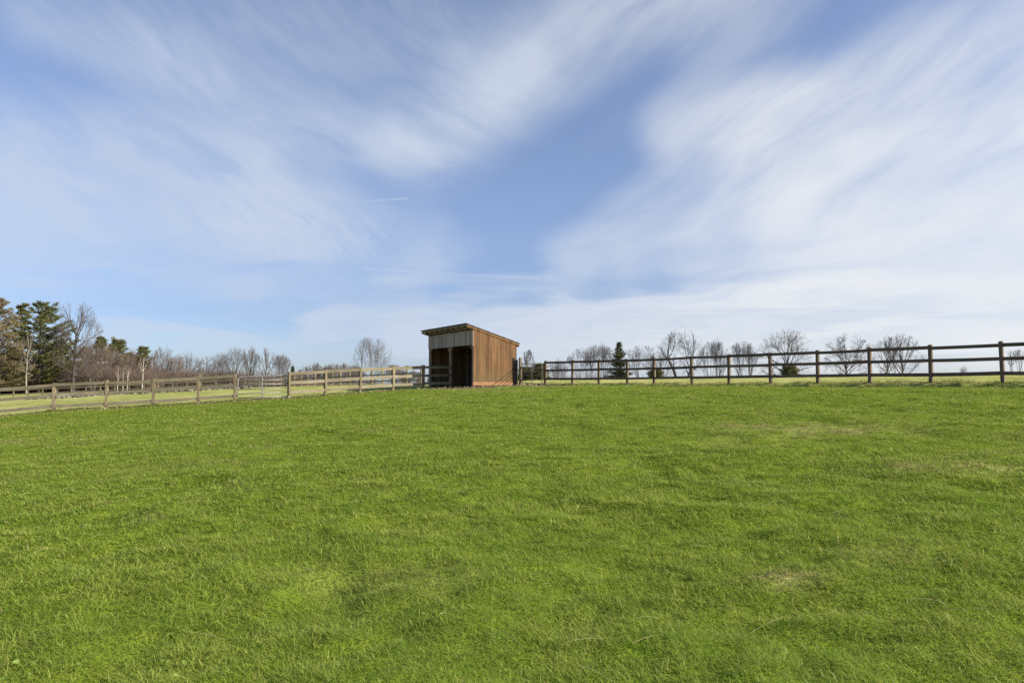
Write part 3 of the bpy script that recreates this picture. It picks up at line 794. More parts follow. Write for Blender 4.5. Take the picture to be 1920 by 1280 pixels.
# ------------------------------------------------------------------ trees
def perp(d, r):
    a = Vector((r.gauss(0, 1), r.gauss(0, 1), r.gauss(0, 1))); a -= d*a.dot(d)
    return a.normalized() if a.length > 1e-6 else Vector((1, 0, 0))
def bare_skeleton(seed, stems=1, trunk=.45, base=.2, shape='dome', limbs=9, z0=.16, spread=.2, steep=.45, up=.10, wob=.10, r0=.019, dens=1.0, ang=40, depth=3, lean=0.0):
    """winter tree: main limbs reach for the edge of an irregular crown, side branches and twigs leave them at acute angles
    and stop at that edge; chains of (points, radii, level) in units of the tree height"""
    r = random.Random(seed); out = []
    ph = [r.uniform(0, 6.28) for _ in range(6)]
    def rad_at(t, an):
        t = min(max(t, 0), 1)
        if shape == 'dome': q = math.sqrt(max(0, 1-((t-.46)/.57)**2))
        elif shape == 'fan': q = min(1, .25+1.1*t)*math.sqrt(max(0, 1-max(0, (t-.58)/.43)**2))
        elif shape == 'oval': q = math.sqrt(max(0, 1-((t-.48)/.54)**2))
        else: q = min(1, (1-t)**.8*1.2)
        return .5*q*(1+.13*math.sin(2*an+ph[0]+4*t)+.12*math.sin(3*an+ph[1]-6*t)+.10*math.sin(5*an+ph[2]+9*t))
    def inside(p):
        x = p.x-lean*p.z; t = (p.z-base)/(1-base)
        if t < -.25: return False
        if t > 1.02+.05*math.sin(5*math.atan2(p.y, x)+ph[3]): return False
        return math.hypot(x, p.y) < rad_at(max(t, .02), math.atan2(p.y, x))*1.03
    SP = (.058, .040, .027)
    def sprout(pts, rads, dep):
        """side branches along a finished branch"""
        L = sum((b-a).length for a, b in zip(pts[:-1], pts[1:])); n = int(L*(.80 if dep == 0 else .85)/SP[dep]*dens+r.random()); az = r.uniform(0, 6.28)
        for k in range(n):
            t = (.22 if dep == 0 else .15)+(.78 if dep == 0 else .85)*(k+r.uniform(.1, .9))/n
            f = t*(len(pts)-1); i = min(int(f), len(pts)-2); p = pts[i].lerp(pts[i+1], f-i); d = (pts[i+1]-pts[i]).normalized()
            az += 2.4+r.uniform(-.6, .6); a = R(ang*r.uniform(.6, 1.25))
            u = d.orthogonal().normalized(); w = d.cross(u)
            cd = (d*math.cos(a)+(u*math.cos(az)+w*math.sin(az))*math.sin(a)+Vector((0, 0, up*.6))).normalized()
            cl = (L*.62*(1.12-.72*t)*r.uniform(.7, 1.25)) if dep == 0 else L*.60*(1.15-.6*t)*r.uniform(.6, 1.3)
            cl = max(cl, .03); ok = False
            for _ in range(7):
                if inside(p+cd*cl): ok = True; break
                cl *= .78
            if not ok: continue
            grow(p, cd, cl, max(rads[i]*.52, .0006), dep+1)
    def grow(p, d, L, rad, dep):
        n = max(2, min(7, int(L/.035))); pts = [p.copy()]
        for i in range(n):
            d = (d+perp(d, r)*wob*r.uniform(.3, 1.3)+Vector((0, 0, up*.35))).normalized(); p = p+d*(L/n); pts.append(p.copy())
        rads = [max(rad*(1-.75*i/n), .0005) for i in range(n+1)]
        out.append((pts, rads, 1 if rad > .0045 else (2 if dep < depth else 3)))
        if dep < depth: sprout(pts, rads, dep)
    def limb(s0, T, ra, bow):
        C_ = s0+Vector(((T.x-s0.x)*.55, (T.y-s0.y)*.55, (T.z-s0.z)*bow))+Vector((r.gauss(0, .03), r.gauss(0, .03), r.gauss(0, .015)))
        n = max(6, int((T-s0).length/.045)); pts = []; w = Vector()
        for i in range(n+1):
            u = i/n; w = w*.75+Vector((r.gauss(0, 1), r.gauss(0, 1), r.gauss(0, .7)))*.0045*(wob/.1)*(i > 0)
            pts.append(s0*((1-u)**2)+C_*(2*u*(1-u))+T*(u*u)+w)
        rads = [ra*(1-.80*i/n)+.0008 for i in range(n+1)]
        out.append((pts, rads, 0 if ra > .010 else 1)); sprout(pts, rads, 0)
    for s_ in range(stems):
        an = 6.283*s_/stems+r.uniform(-.5, .5); sp = spread*r.uniform(.5, 1.2) if stems > 1 else r.uniform(0, .05)
        h = trunk*r.uniform(.85, 1.15); rt = r0/stems**.45
        b0 = Vector((math.cos(an), math.sin(an), 0))*(.025 if stems > 1 else 0); pts = [b0]; w = Vector(); n = 9
        for i in range(1, n+1):
            u = i/n; w += Vector((r.gauss(0, .005), r.gauss(0, .005), 0))*(wob/.1)
            pts.append(b0+Vector((math.cos(an)*sp*u**1.2*h*1.6+lean*u*h, math.sin(an)*sp*u**1.2*h*1.6, h*u))+w)
        rads = [rt*(1-.62*i/n) for i in range(n+1)]
        out.append((pts, rads, 0))
        nl = max(2, int(round(limbs/stems)))
        for j in range(nl):
            t = min(.97, max(.04, (j+r.uniform(.15, .85))/nl))
            la = (j*2.4+ph[4]+r.uniform(-.4, .4)) if stems == 1 else an+r.uniform(-1.3, 1.3)
            tz = base+(1-base)*(t if steep < .5 else t**.55)
            rr = rad_at((tz-base)/(1-base), la)*r.uniform(.78, 1.0)
            T = Vector((math.cos(la)*rr+lean*tz, math.sin(la)*rr, tz))
            zs = z0+(h*.98-z0)*min(1, t*1.05); f = min(zs/h, .99)*n; i = min(int(f), n-1)
            limb(pts[i].lerp(pts[i+1], f-i), T, max(rads[i]*r.uniform(.45, .70), .0035), r.uniform(.35, .62)*(1 if shape == 'dome' else 1.1))
        # the leader runs on to the top
        t_ = Vector((pts[-1].x+r.gauss(0, .04), pts[-1].y+r.gauss(0, .04), r.uniform(.90, .99))); 
        limb(pts[-1], t_, rads[-1], .5)
    return out
def build_bare(name, seed, H, W, mats, loc, label, group, kw, rmin=.0075, rscale=1.0, cat='tree', dz=0):
    sk = bare_skeleton(seed, **kw)
    allp = [p for s_ in sk for p in s_[0]]
    zs = sorted(p.z for p in allp); hmax = zs[int(len(zs)*.998)-1]
    ds = sorted(math.hypot(p.x, p.y) for p in allp); wmax = ds[int(len(ds)*.985)-1]
    sz = H/hmax; sx = W/2/wmax
    root = empty(name, loc, 0, label, cat, group)
    t, c = MB(), MB()
    for pts, rads, lvl in sk:
        q = [Vector((p.x*sx, p.y*sx, p.z*sz)) for p in pts]
        rr = [max(x*H*rscale, rmin) for x in rads]
        if pts[0].z < .001: rr[0] *= 1.3; q[0].z -= .4
        (t if lvl <= 1 else c).tube(q, rr, 7 if lvl == 0 else (5 if lvl == 1 else 3), cap=lvl < 2)
    t.build('trunk', mats[0], root, smooth=True)
    c.build('crown', mats[1], root)
    return root
OAK = dict(trunk=.46, base=.20, shape='dome', limbs=11, z0=.17, wob=.16, ang=46, up=.06, r0=.021)
MAPLE = dict(trunk=.50, base=.22, shape='oval', limbs=11, z0=.18, wob=.11, ang=39, up=.10, steep=.55, dens=.85)
FAN = dict(stems=5, trunk=.30, base=.16, shape='fan', limbs=13, z0=.10, wob=.10, ang=38, up=.10, spread=.40, steep=.6, dens=.72)
OAKM = dict(stems=3, trunk=.42, base=.20, shape='dome', limbs=13, z0=.18, wob=.18, ang=48, up=.05, spread=.34, r0=.024)
VASE = dict(stems=2, trunk=.28, base=.14, shape='fan', limbs=14, z0=.10, wob=.12, ang=42, up=.07, spread=.20, steep=.45, dens=.8)
SLIM = dict(trunk=.62, base=.25, shape='oval', limbs=9, z0=.25, wob=.10, ang=36, up=.16, steep=.6, r0=.014, dens=.9)
BIG = dict(trunk=.60, base=.10, shape='oval', limbs=18, z0=.14, wob=.08, ang=34, up=.12, steep=.45, r0=.017, dens=1.25)
TD, TG, TR, TT = (M['bark_dark'], M['twig_dark']), (M['bark'], M['twig']), (M['bark'], M['twig_red']), (M['bark_pale'], M['twig_tan'])

def Htop(px, ytop, d):
    p = at(px, d); return (HZ-ytop)/F*d+EYE-p.z, p
def tree(px, ytop, wpx, d, seed, kw, mats, label, group, **k):
    H, p = Htop(px, ytop, d)
    return build_bare('bare_tree', seed, H, wpx/F*d, mats, p, label, group, kw, **k)
GR = 'bare trees beyond the right fence'
tree(990, 655, 34, 82, 21, SLIM, TG, 'small thin bare tree seen through the dark gate', GR)
tree(1093, 652, 60, 84, 22, VASE, TG, 'round bare tree left of the dark spruce', GR)
tree(1124, 645, 70, 80, 23, FAN, TG, 'bare tree with a broad fan of branches next to the dark spruce on its left', GR)
tree(1206, 648, 78, 80, 24, VASE, TD, 'low wide bare tree just right of the dark spruce', GR)
tree(1281, 618, 92, 76, 125, dict(OAK, stems=2, limbs=14, spread=.30, r0=.030, trunk=.5), TD, 'tallest gnarled bare tree, with several dark stems, near the middle of the right fence', GR, rscale=1.15)
tree(1340, 637, 60, 84, 26, FAN, TG, 'slender upright many-stemmed bare tree right of the tallest gnarled tree', GR)
tree(1395, 640, 56, 86, 27, FAN, TG, 'thin grey bare tree left of the dome-shaped dark tree', GR)
tree(1473, 618, 112, 72, 28, OAK, TD, 'dome-shaped dark bare tree with a bushy base', GR, rscale=1.2)
tree(1590, 625, 96, 72, 29, OAK, TD, 'bare tree with low level limbs between the dome-shaped tree and the paired grey trees', GR, rscale=1.1)
tree(1661, 629, 64, 76, 30, MAPLE, TG, 'left one of two thin grey bare trees standing close together', GR)
tree(1690, 625, 74, 78, 31, MAPLE, TG, 'right one of two thin grey bare trees standing close together', GR)
tree(1905, 655, 34, 66, 32, dict(FAN, stems=3, limbs=6, depth=2), TG, 'sparse bare sapling at the far right edge behind the fence', GR, rmin=.009)
tree(1806, 686, 16, 66, 33, dict(FAN, limbs=5, depth=1), TG, 'tiny bare bush alone on the crest behind the right fence', 'bushes beyond the right fence', cat='bush', rmin=.006)
tree(1238, 655, 44, 92, 34, SLIM, TG, 'faint thin bare tree left of the tallest gnarled tree', GR)
tree(1050, 672, 46, 96, 35, VASE, TG, 'low pale bare tree between the dark gate and the round bare tree', GR)

GL = 'bare trees of the left wood'
tree(140, 568, 108, 84, 41, BIG, TD, 'tall bare tree with dark trunk and fan crown right of the big pine', GL, rscale=1.1)
tree(175, 640, 90, 88, 42, VASE, TR, 'low reddish bare tree spreading at the foot of the tall bare tree', GL)
tree(305, 648, 52, 100, 43, MAPLE, TG, 'first rounded grey bare tree right of the small slim pine', GL)
tree(350, 660, 60, 104, 44, MAPLE, TG, 'lower rounded grey bare tree left of the dip in the tree line', GL)
tree(415, 661, 70, 106, 45, OAK, TG, 'wide grey bare tree at the right of the dip in the tree line', GL)
tree(440, 652, 60, 102, 46, MAPLE, TG, 'tallest pale bare tree behind the tan fence left of the galvanised gate', GL)
tree(469, 650, 36, 98, 47, MAPLE, TG, 'narrow pale bare tree behind the left end of the galvanised gate', GL)
tree(499, 651, 40, 98, 48, MAPLE, TG, 'narrow grey bare tree rising over the galvanised gate', GL)
tree(528, 664, 44, 104, 49, FAN, TG, 'low feathery bare tree behind the right post of the galvanised gate', GL)
tree(697, 632, 74, 82, 150, dict(stems=4, trunk=.24, base=.06, shape='dome', limbs=20, z0=.07, wob=.10, ang=36, up=.07, spread=.46, steep=.5, dens=.58), TG, 'lone fan-shaped bare tree left of the shed', GL)
tree(52, 622, 36, 80, 51, dict(trunk=.55, base=.26, shape='oval', limbs=9, z0=.28, wob=.30, ang=42, up=.08, r0=.012, dens=.6), (M['bark_pale'], M['twig']), 'crooked pale-stemmed bare tree in front of the big pine', GL, rscale=1.2)
tree(96, 640, 60, 94, 156, OAK, TR, 'brownish bare tree crowding in between the big pine and the tall bare tree', GL)
tree(204, 648, 56, 95, 157, MAPLE, TR, 'brownish bare tree filling the gap left of the rounded green pine', GL)
tree(286, 660, 50, 98, 158, MAPLE, TR, 'brownish bare tree just right of the small slim pine', GL)
tree(160, 640, 70, 92, 56, OAKM, TR, 'reddish brown bare tree standing close behind the tall bare tree', GL)
tree(245, 652, 60, 96, 57, MAPLE, TR, 'brown rounded bare tree between the rounded green pine and the small slim pine', GL)
tree(385, 668, 56, 108, 58, MAPLE, TG, 'low grey bare tree right in the dip of the tree line', GL)
tree(330, 668, 46, 96, 59, FAN, TR, 'low reddish bare tree in front of the grey rounded ones', GL)
tree(236, 662, 36, 94, 52, SLIM, TR, 'reddish thin bare tree between two pines', GL)
tree(-12, 600, 60, 84, 53, OAK, TT, 'tan bare tree at the very left edge', GL)
tree(738, 683, 40, 90, 54, FAN, TR, 'low reddish bare bush between the lone fan-shaped tree and the shed', GL, cat='bush')
# far row
GF = 'far bare trees in a row left of the lone tree'
proto = build_bare('bare_tree', 61, 8.6, 6.5, TG, at(590, 150), 'small far bare tree in the low row behind the slanting fence', GF, dict(MAPLE, depth=2, dens=1.3), rmin=.03)
for i, (px, yt, w) in enumerate([(612,684,1),(630,682,.9),(648,681,1.0),(664,684,.85),(560,694,.8),(755,692,.8),(775,694,.7)]):
    c = copy_tree(proto); d = 140+(i*37 % 30); p = at(px, d); h = (HZ-yt)/F*d+EYE-p.z
    c.location = p; c.rotation_euler = (0, 0, i*1.7); c.scale = (w, w, h/8.6)
    if i >= 5: c['label'] = 'small far bare tree low over the tan fence just left of the shed'

def pine_mesh(seed, H, W, needles, style):
    """trunk + boughs in one part, needle tufts in another"""
    r = random.Random(seed); t = MB(); vs, fs = [], []
    t.tube([(0, 0, -.3), (r.uniform(-.1, .1), r.uniform(-.1, .1), H*.5), (0, 0, H*.99)], [H*.017, H*.011, H*.002], 7)
    def tuft(p, d, s, n):
        for _ in range(n):
            q = (d*r.uniform(.2, 1.0)+Vector((r.gauss(0, .6), r.gauss(0, .6), r.gauss(.15, .45)))).normalized()
            w = perp(q, r)*s*r.uniform(.10, .17); L = s*r.uniform(.6, 1.2); b0 = len(vs)
            o = p+Vector((r.gauss(0, .3), r.gauss(0, .3), r.gauss(0, .15)))*s
            vs.extend([o-w, o+w, o+q*L]); fs.append((b0, b0+1, b0+2))
    if style == 'pine': z = H*.14; zt = H*.985; step = H*.060
    elif style == 'slim': z = H*.45; zt = H*.985; step = H*.055
    elif style == 'larch': z = H*.06; zt = H*.98; step = H*.042
    else: z = H*.05; zt = H*.985; step = H*.036
    while z < zt:
        k = (z/H)
        if style == 'pine': prof = (1-k)**.62*(.80+.30*min(1, k*3))+.06
        elif style == 'slim': prof = .55+.5*math.sin((k-.45)/.55*3.0); prof = max(prof*.8, .12)*(1.1-k*.75)*1.4
        elif style == 'larch': prof = (1-k)**.7
        elif style == 'bush': prof = max(.05, 1-k**2.4)**.6*(.72+.28*min(1, k*4))
        else: prof = (1-k)**.85
        L0 = W/2*max(prof, .05)
        flat = style in ('pine', 'slim')
        nb = r.randint(5, 7) if flat else r.randint(7, 9)
        az = r.uniform(0, 6.28)
        for b in range(nb):
            az += 6.28/nb+r.uniform(-.35, .35)
            L = L0*(r.uniform(.5, 1.25) if flat else r.uniform(.65, 1.2))
            if flat and r.random() < .12: continue
            rise = {'pine': .06+.45*k, 'slim': .20+.4*k, 'larch': .10+.5*k, 'bush': .25+.5*k, 'spruce': -.18+.5*k*k}[style]+r.uniform(-.08, .08)
            dh = Vector((math.cos(az), math.sin(az), 0)); zz = z+r.uniform(-.45, .45)*step
            pts = []
            for i in range(5):
                u = i/4; pts.append(Vector((0, 0, zz))+dh*(L*u)+Vector((0, 0, L*(rise*u+(.16*u*u if style != 'spruce' else .12*u*u)))))
            t.tube(pts, [max(.012, L*.020*(1-.7*i/4)) for i in range(5)], 4, cap=False)
            sd = Vector((-dh.y, dh.x, 0))
            if flat or style == 'larch':
                # side branchlets in one flat spray, each ending in brushes of needles
                ns = max(4, int(L/.30))
                for i in range(ns):
                    u = .30+.70*(i+r.random()*.8)/ns; u = min(u, 1); f = u*4; j = min(int(f), 3)
                    p = pts[j].lerp(pts[j+1], f-j)
                    for sg in (-1, 1):
                        bl = L*.38*(1.15-u*.85)*r.uniform(.5, 1.2)+.12
                        d = (dh*.75+sd*sg*r.uniform(.5, 1.1)+Vector((0, 0, r.uniform(.05, .35)))).normalized()
                        e = p+d*bl
                        for _ in range(max(2, int(bl/.20))):
                            tuft(p.lerp(e, r.uniform(.3, 1.0)), d, {'pine': .34, 'slim': .32, 'larch': .26}[style], 7 if flat else 5)
                tuft(pts[4], dh, .32, 10)
            else:
                nt = max(3, int(L/.15))
                for i in range(nt):
                    u = min(.1+.9*(i+r.random())/nt, 1); f = u*4; j = min(int(f), 3)
                    if r.random() < .12: continue
                    p = pts[j].lerp(pts[j+1], f-j); wd = L*.34*(1.1-u*.75)
                    for _ in range(2):
                        o = sd*r.uniform(-wd, wd)
                        tuft(p+o+Vector((0, 0, r.uniform(-.06, .05)*L)), (dh+o*.5/max(wd, .01)+Vector((0, 0, -.15))).normalized(), .22, 6)
        z += step*r.uniform(.75, 1.25)
    tuft(Vector((0, 0, H*.985)), Vector((0, 0, 1)), .3, 12)
    c = MB(); c.v, c.f = vs, fs
    return t, c
def conifer(name, px, ytop, wpx, d, seed, style, needles, label, group, bark='bark_dark'):
    H, p = Htop(px, ytop, d)
    root = empty(name, p, 0, label, 'tree', group)
    t, c = pine_mesh(seed, H, wpx/F*d, needles, style)
    t.build('trunk', M[bark], root, smooth=True)
    c.build('crown', M[needles], root)
    return root
GP = 'conifers of the left wood'
conifer('larch_tree', -8, 558, 120, 82, 71, 'larch', 'larch', 'tan needle-shedding larch at the left edge', GP, 'bark')
conifer('pine_tree', 38, 566, 62, 92, 72, 'pine', 'pine', 'narrower pine behind the tan larch', GP)
conifer('pine_tree', 74, 571, 128, 87, 73, 'pine', 'pine', 'big dark pine with layered boughs left of the tall bare tree', GP)
conifer('pine_tree', 188, 636, 38, 100, 74, 'slim', 'pine', 'pine top showing behind the crown of the tall bare tree', GP)
conifer('pine_tree', 219, 641, 54, 98, 75, 'slim', 'pine', 'rounded green pine with bare lower trunk over the birches', GP)
conifer('pine_tree', 158, 652, 52, 99, 176, 'pine', 'pine', 'low pine half hidden behind the trunk of the tall bare tree', GP)
conifer('pine_tree', 244, 664, 44, 101, 177, 'pine', 'pine', 'low dark pine between the rounded green pine and the small slim pine', GP)
conifer('pine_tree', 268, 650, 34, 100, 76, 'slim', 'pine', 'small slim pine behind the forked white birch', GP)
conifer('pine_tree', 112, 640, 66, 93, 77, 'pine', 'pine', 'low young pine under the big dark pine', GP)
conifer('spruce_tree', 1161, 643, 66, 78, 78, 'spruce', 'spruce', 'dark pointed spruce behind the right fence', 'conifers beyond the right fence')
conifer('juniper_bush', 1013, 684, 34, 74, 79, 'bush', 'juniper', 'rounded olive juniper behind the free end of the dark gate', 'conifers beyond the right fence')
conifer('juniper_bush', 986, 691, 36, 76, 80, 'bush', 'juniper', 'olive juniper behind the hinge side of the dark gate', 'conifers beyond the right fence')
conifer('juniper_bush', 1230, 695, 34, 74, 81, 'bush', 'juniper', 'small olive juniper between the spruce and the tallest gnarled tree', 'conifers beyond the right fence')
conifer('juniper_bush', 1480, 686, 34, 70, 82, 'bush', 'juniper', 'small green bush at the base of the dome-shaped dark tree', 'conifers beyond the right fence')
conifer('spruce_tree', 812, 676, 22, 72, 83, 'spruce', 'spruce', 'dark spruce top peeping out at the left wall of the shed', 'conifers beyond the right fence')
conifer('pine_tree', 549, 686, 12, 110, 84, 'spruce', 'spruce', 'tiny dark conifer right of the galvanised gate', GP)

GB = 'white birches at the wood edge'
def birch(px, ytop, w, d, seed, label):
    H, p = Htop(px, ytop, d)
    build_bare('birch_tree', seed, H, w/F*d, (M['birch'], M['twig_red']), p, label, GB, dict(trunk=.62, base=.40, shape='oval', limbs=6, z0=.45, up=.16, depth=2, r0=.013, ang=32, steep=.7), rscale=1.0)
birch(268, 668, 26, 82, 91, 'forked white birch below the small slim pine')
birch(222, 684, 14, 84, 92, 'straight white birch trunk, leftmost below the rounded green pine')
birch(232, 686, 14, 83, 93, 'white birch trunk, middle one below the rounded green pine')
birch(240, 688, 14, 86, 94, 'leaning white birch right of two straighter birches')
birch(376, 690, 14, 90, 95, 'thin pale birch at the dip in the tree line')

# ------------------------------------------------------------------ undergrowth: masses of thin twigs
def brush(name, label, strips, mat, seed):
    r = np.random.RandomState(seed)
    allv, alli = [], []
    base = 0
    for (px0, px1, y0, y1, d0, d1, nclump, per) in strips:
        n = nclump
        px = r.uniform(px0, px1, n); d = r.uniform(d0, d1, n)
        x = (px-960)/F*d; y = d; z = ground_np(x, y)
        tt = (px-px0)/(px1-px0); yt = y0+(y1-y0)*tt
        h = ((HZ-yt)/F*d+EYE-z)*r.uniform(.45, 1.0, n)
        h = np.maximum(h, .5)
        k = per
        X = np.repeat(np.c_[x, y, z], k, 0); Hh = np.repeat(h, k)
        m = len(X)
        lean = np.c_[r.normal(0, .28, m), r.normal(0, .28, m), np.ones(m)]
        lean /= np.linalg.norm(lean, axis=1)[:, None]
        st = X+np.c_[r.normal(0, .25, m), r.normal(0, .25, m), np.zeros(m)]+lean*(Hh*r.rand(m)*.55)[:, None]
        ln = Hh*r.uniform(.18, .5, m)
        w = r.uniform(.006, .018, m)
        en = st+lean*ln[:, None]+np.c_[r.normal(0, .10, m), r.normal(0, .10, m), np.zeros(m)]*Hh[:, None]
        a = r.rand(m)*6.28
        V = []
        for q in range(3):
            o = np.c_[np.cos(a+q*2.094), np.sin(a+q*2.094), np.zeros(m)]*w[:, None]
            V += [st+o, en+o*.4]
        V = np.stack(V, 1).reshape(-1, 3)
        b = base+np.arange(m)*6
        I = np.stack([b, b+2, b+3, b+1, b+2, b+4, b+5, b+3, b+4, b, b+1, b+5], 1).ravel()
        allv.append(V); alli.append(I); base += len(V)
    V = np.concatenate(allv); I = np.concatenate(alli)
    o = np_mesh(name, V, I, np.full(len(I)//4, 4), mat)
    tag(o, label, 'undergrowth', kind='stuff')
brush('undergrowth', 'reddish brown leafless thicket at the foot of the left wood', [(-60, 140, 655, 662, 90, 104, 420, 75), (110, 300, 655, 672, 90, 106, 420, 80), (290, 420, 678, 678, 98, 112, 230, 70), (400, 560, 676, 690, 100, 112, 240, 60), (540, 800, 700, 705, 95, 125, 240, 45)], M['twig_red'], 1)
brush('undergrowth', 'grey leafless brush low behind the right fence', [(975, 1180, 688, 688, 86, 110, 170, 45), (1180, 1420, 694, 694, 84, 110, 130, 35), (1420, 1720, 700, 700, 84, 105, 60, 25)], M['twig'], 2)
brush('far_wood', 'far pale leafless wood on the low ground behind the tan fence', [(500, 800, 702, 706, 150, 190, 260, 40), (960, 1520, 700, 703, 170, 230, 260, 40)], M['twig'], 3)

# ------------------------------------------------------------------ sky with cirrus, sun
SUN_AZ, SUN_EL = R(-15), R(29)           # measured from +x, counter-clockwise
def ray(px, py):
    a, b = (px-960)/F, (640-py)/F
    y = math.cos(PITCH)-b*math.sin(PITCH); z = math.sin(PITCH)+b*math.cos(PITCH)
    return math.atan2(a, y), math.atan2(z, math.hypot(a, y))
def build_world():
    w = bpy.data.worlds.new('World'); S.world = w; w.use_nodes = True
    t = w.node_tree; N = NT(t); t.nodes.clear()
    out = N.n('ShaderNodeOutputWorld'); bg = N.n('ShaderNodeBackground', i_Strength=.095)
    sky = N.n('ShaderNodeTexSky', sky_type='NISHITA'); sky.sun_disc = False
    sky.sun_elevation = SUN_EL; sky.sun_rotation = math.pi/2-SUN_AZ
    sky.air_density = 1.0; sky.dust_density = .6; sky.ozone_density = 1.4; sky.altitude = 200
    g = N.n('ShaderNodeTexCoord').outputs['Generated']
    g = N.vec('NORMALIZE', g)
    sp = N.n('ShaderNodeSeparateXYZ'); t.links.new(g, sp.inputs[0])
    x, y, z = sp.outputs
    az = N.math('ARCTAN2', x, y); el = N.math('ARCSINE', z)
    cb = N.n('ShaderNodeCombineXYZ'); t.links.new(az, cb.inputs[0]); t.links.new(el, cb.inputs[1])
    p0 = cb.outputs[0]
    # plane of the cirrus layer
    iz = N.math('DIVIDE', 1.0, N.math('ADD', N.math('MAXIMUM', z, 0.0), .10))
    pl = N.vec('SCALE', g, scale=iz)
    wn = N.n('ShaderNodeTexNoise'); t.links.new(pl, wn.inputs['Vector']); wn.inputs['Scale'].default_value = 1.1; wn.inputs['Detail'].default_value = 3
    warp = N.vec('SCALE', N.vec('SUBTRACT', wn.outputs['Color'], (.5, .5, .5)), scale=.085)
    p = N.vec('MULTIPLY', N.vec('ADD', p0, warp), (1, 1, 0))
    # streaks of the layer: fanning out from the horizon ahead, two wind directions
    def streak(v, ang, sx, sy, sc, det, rough, dist):
        return N.noise(N.mapping(N.mapping(v, rot=(0, 0, -ang)), scale=(sx, sy, 1)), sc, det, rough, dist)
    nl = streak(p, R(-27), 1.0, 3.0, 5.0, 8, .62, .35)
    nr = streak(p, R(31), .8, 3.6, 4.0, 8, .59, .25)
    nh = streak(p, R(5), .6, 6.0, 4.0, 7, .6, .5)
    side = N.mapr(az, R(-9), R(9))
    low = N.mapr(el, R(5), R(16), 1, 0)
    nz = N.math('ADD', N.math('MULTIPLY', nl, N.math('SUBTRACT', 1.0, side)), N.math('MULTIPLY', nr, side))
    nz = N.math('ADD', N.math('MULTIPLY', nz, N.math('SUBTRACT', 1.0, low)), N.math('MULTIPLY', nh, low))
    fine = streak(p0, R(-38), 1.2, 3.5, 17, 5, .62, 1.2)
    ST = [  # polyline in photograph pixels, half width, strength
        ([(-150,330),(250,320),(520,330)], 130, .50), ([(-150,430),(300,440),(560,470)], 110, .40), ([(480,400),(680,430),(790,475)], 70, .42),
        ([(60,10),(420,140),(620,205),(770,285)], 52, .40), ([(1400,-110),(1110,30),(940,155),(790,262)], 98, .50), ([(1000,118),(870,228),(730,285)], 60, .38),
        ([(300,30),(620,60),(900,90)], 110, .28), ([(80,300),(330,250),(620,310)], 80, .25), ([(630,575),(760,565)], 45, .30), ([(880,470),(700,530)], 30, .10),
        ([(2150,-60),(1850,80),(1560,200),(1270,262)], 80, .52), ([(2150,220),(1800,260),(1460,320)], 120, .45), ([(2150,380),(1820,400),(1560,430)], 120, .50),
        ([(1420,300),(1220,400),(1060,505)], 58, .50), ([(1500,380),(1300,440),(1180,500)], 48, .34), ([(2150,470),(1700,500),(1330,505)], 80, .50),
        ([(2150,180),(1900,220),(1600,300)], 34, .28), ([(2150,300),(1850,390),(1600,430)], 40, .28),
        ([(600,606),(900,598),(1250,565),(1600,545),(2150,520)], 34, .9), ([(760,650),(1100,620),(1500,595),(2150,590)], 60, .8), ([(900,690),(1500,665),(2150,655)], 60, .75),
        ([(680,503),(860,514),(1010,521)], 3.2, .16), ([(700,527),(900,524),(1030,521)], 12, .22), ([(180,630),(420,640),(640,634)], 15, .55), ([(520,668),(800,650)], 26, .34), ([(-100,500),(300,508),(480,530)], 26, .22),
        ([(1500,-60),(1340,130),(1460,160)], 80, .16)]
    tot = None
    PXR = 1/F
    def seg(p, A, B, r, s):
        A3, D = (*A, 0), (B[0]-A[0], B[1]-A[1], 0)
        q = N.vec('SUBTRACT', p, A3)
        h = N.math('MULTIPLY', N.vec('DOT_PRODUCT', q, D), 1/max(D[0]**2+D[1]**2, 1e-9), clamp=True)
        dist = N.vec('LENGTH', N.vec('SUBTRACT', q, N.vec('SCALE', D, scale=h)))
        return N.mapr(dist, 0, r, s, 0)
    for poly, wd, s in ST:
        P = [ray(*q) for q in poly]; one = None
        for A, B in zip(P[:-1], P[1:]):
            v = seg(p if wd > 13 else p0, A, B, wd*1.40*PXR, s*1.15)
            one = v if one is None else N.math('MAXIMUM', one, v)
        tot = one if tot is None else N.math('ADD', tot, one)
    mod = N.math('ADD', N.mapr(nz, .27, .72, .40, 1.28), N.math('MULTIPLY', N.math('SUBTRACT', fine, .5), seg(p0, ray(430, 410), ray(690, 450), 120*PXR, 2.0)))
    # elsewhere in the sky (behind the camera) plain streaks
    behind = N.math('MULTIPLY', N.mapr(y, .5, -.1, 0, 1), N.mapr(nz, .45, .75, 0, .6))
    den = N.math('ADD', N.math('MULTIPLY', N.math('ADD', tot, .03), mod), behind)
    # a crisp fresh contrail
    trail = seg(p0, ray(655, 379), ray(763, 372), 2.6*PXR, .34)
    trail = N.math('MULTIPLY', trail, N.mapr(az, ray(640, 379)[0], ray(760, 372)[0], .1, 1))
    den = N.math('ADD', den, trail)
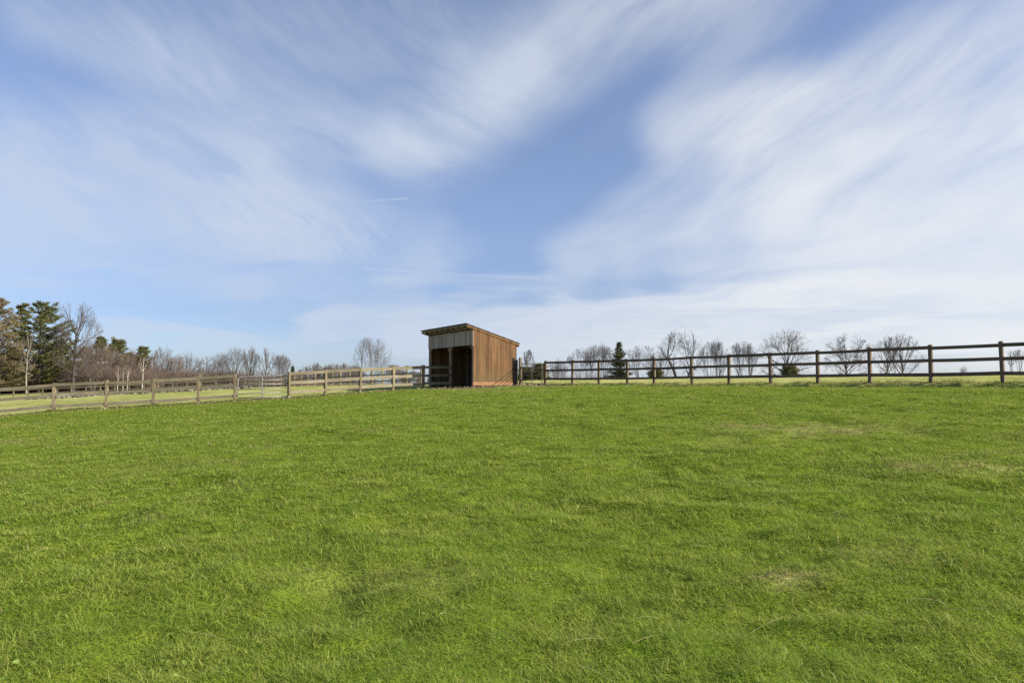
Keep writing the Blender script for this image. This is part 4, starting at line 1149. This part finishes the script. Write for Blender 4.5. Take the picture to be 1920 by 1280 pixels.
    den = N.math('SUBTRACT', 1.0, N.math('EXPONENT', N.math('MULTIPLY', den, -1.35)))
    den = N.math('MULTIPLY', den, N.mapr(z, -.02, .0, 0, 1), clamp=True)
    cc = N.mix(N.mapr(az, R(-14), R(26)), (3.75, 4.25, 5.1), (5.35, 5.5, 5.7))
    # the clear sky of a cold, hazy late-autumn day: less glare low down than the model gives
    rp = N.n('ShaderNodeValToRGB'); t.links.new(N.math('DIVIDE', el, R(30), clamp=True), rp.inputs[0])
    for k, (e, col) in enumerate([(1, (.53, .64, .96)), (5.7, (.57, .62, .84)), (12.2, (.83, .81, .95)), (23, (1.02, .96, 1.05))]):
        q = rp.color_ramp.elements[k] if k < 2 else rp.color_ramp.elements.new(e/30)
        q.position = e/30; q.color = (*col, 1)
    skc = N.mix(1.0, sky.outputs[0], rp.outputs[0], 'MULTIPLY')
    c = N.mix(den, skc, cc)
    t.links.new(c, bg.inputs[0]); t.links.new(bg.outputs[0], out.inputs[0])
    w.cycles.sampling_method = 'MANUAL'; w.cycles.sample_map_resolution = 512
build_world()
sl = bpy.data.lights.new('sun', 'SUN'); sl.energy = 5.0; sl.angle = R(.55); sl.color = (1, .92, .80)
so = bpy.data.objects.new('sun', sl); COL.objects.link(so)
sd = Vector((math.cos(SUN_AZ)*math.cos(SUN_EL), math.sin(SUN_AZ)*math.cos(SUN_EL), math.sin(SUN_EL)))
so.rotation_euler = sd.to_track_quat('Z', 'Y').to_euler(); so.location = (30, -10, 40)

# ------------------------------------------------------------------ camera
cam = bpy.data.cameras.new('camera'); cam.sensor_width = 36; cam.lens = 24; cam.clip_end = 20000; cam.clip_start = .05
co = bpy.data.objects.new('camera', cam); COL.objects.link(co)
co.location = (0, 0, EYE); co.rotation_euler = (math.pi/2+PITCH, 0, 0)
S.camera = co
vs_ = S.view_settings
S.display_settings.display_device = 'sRGB'
vs_.view_transform = 'Standard'; vs_.look = 'None'; vs_.exposure = 0.75; vs_.gamma = 1.0
S.cycles.max_bounces = 6; S.cycles.transparent_max_bounces = 4
S.cycles.use_denoising = False
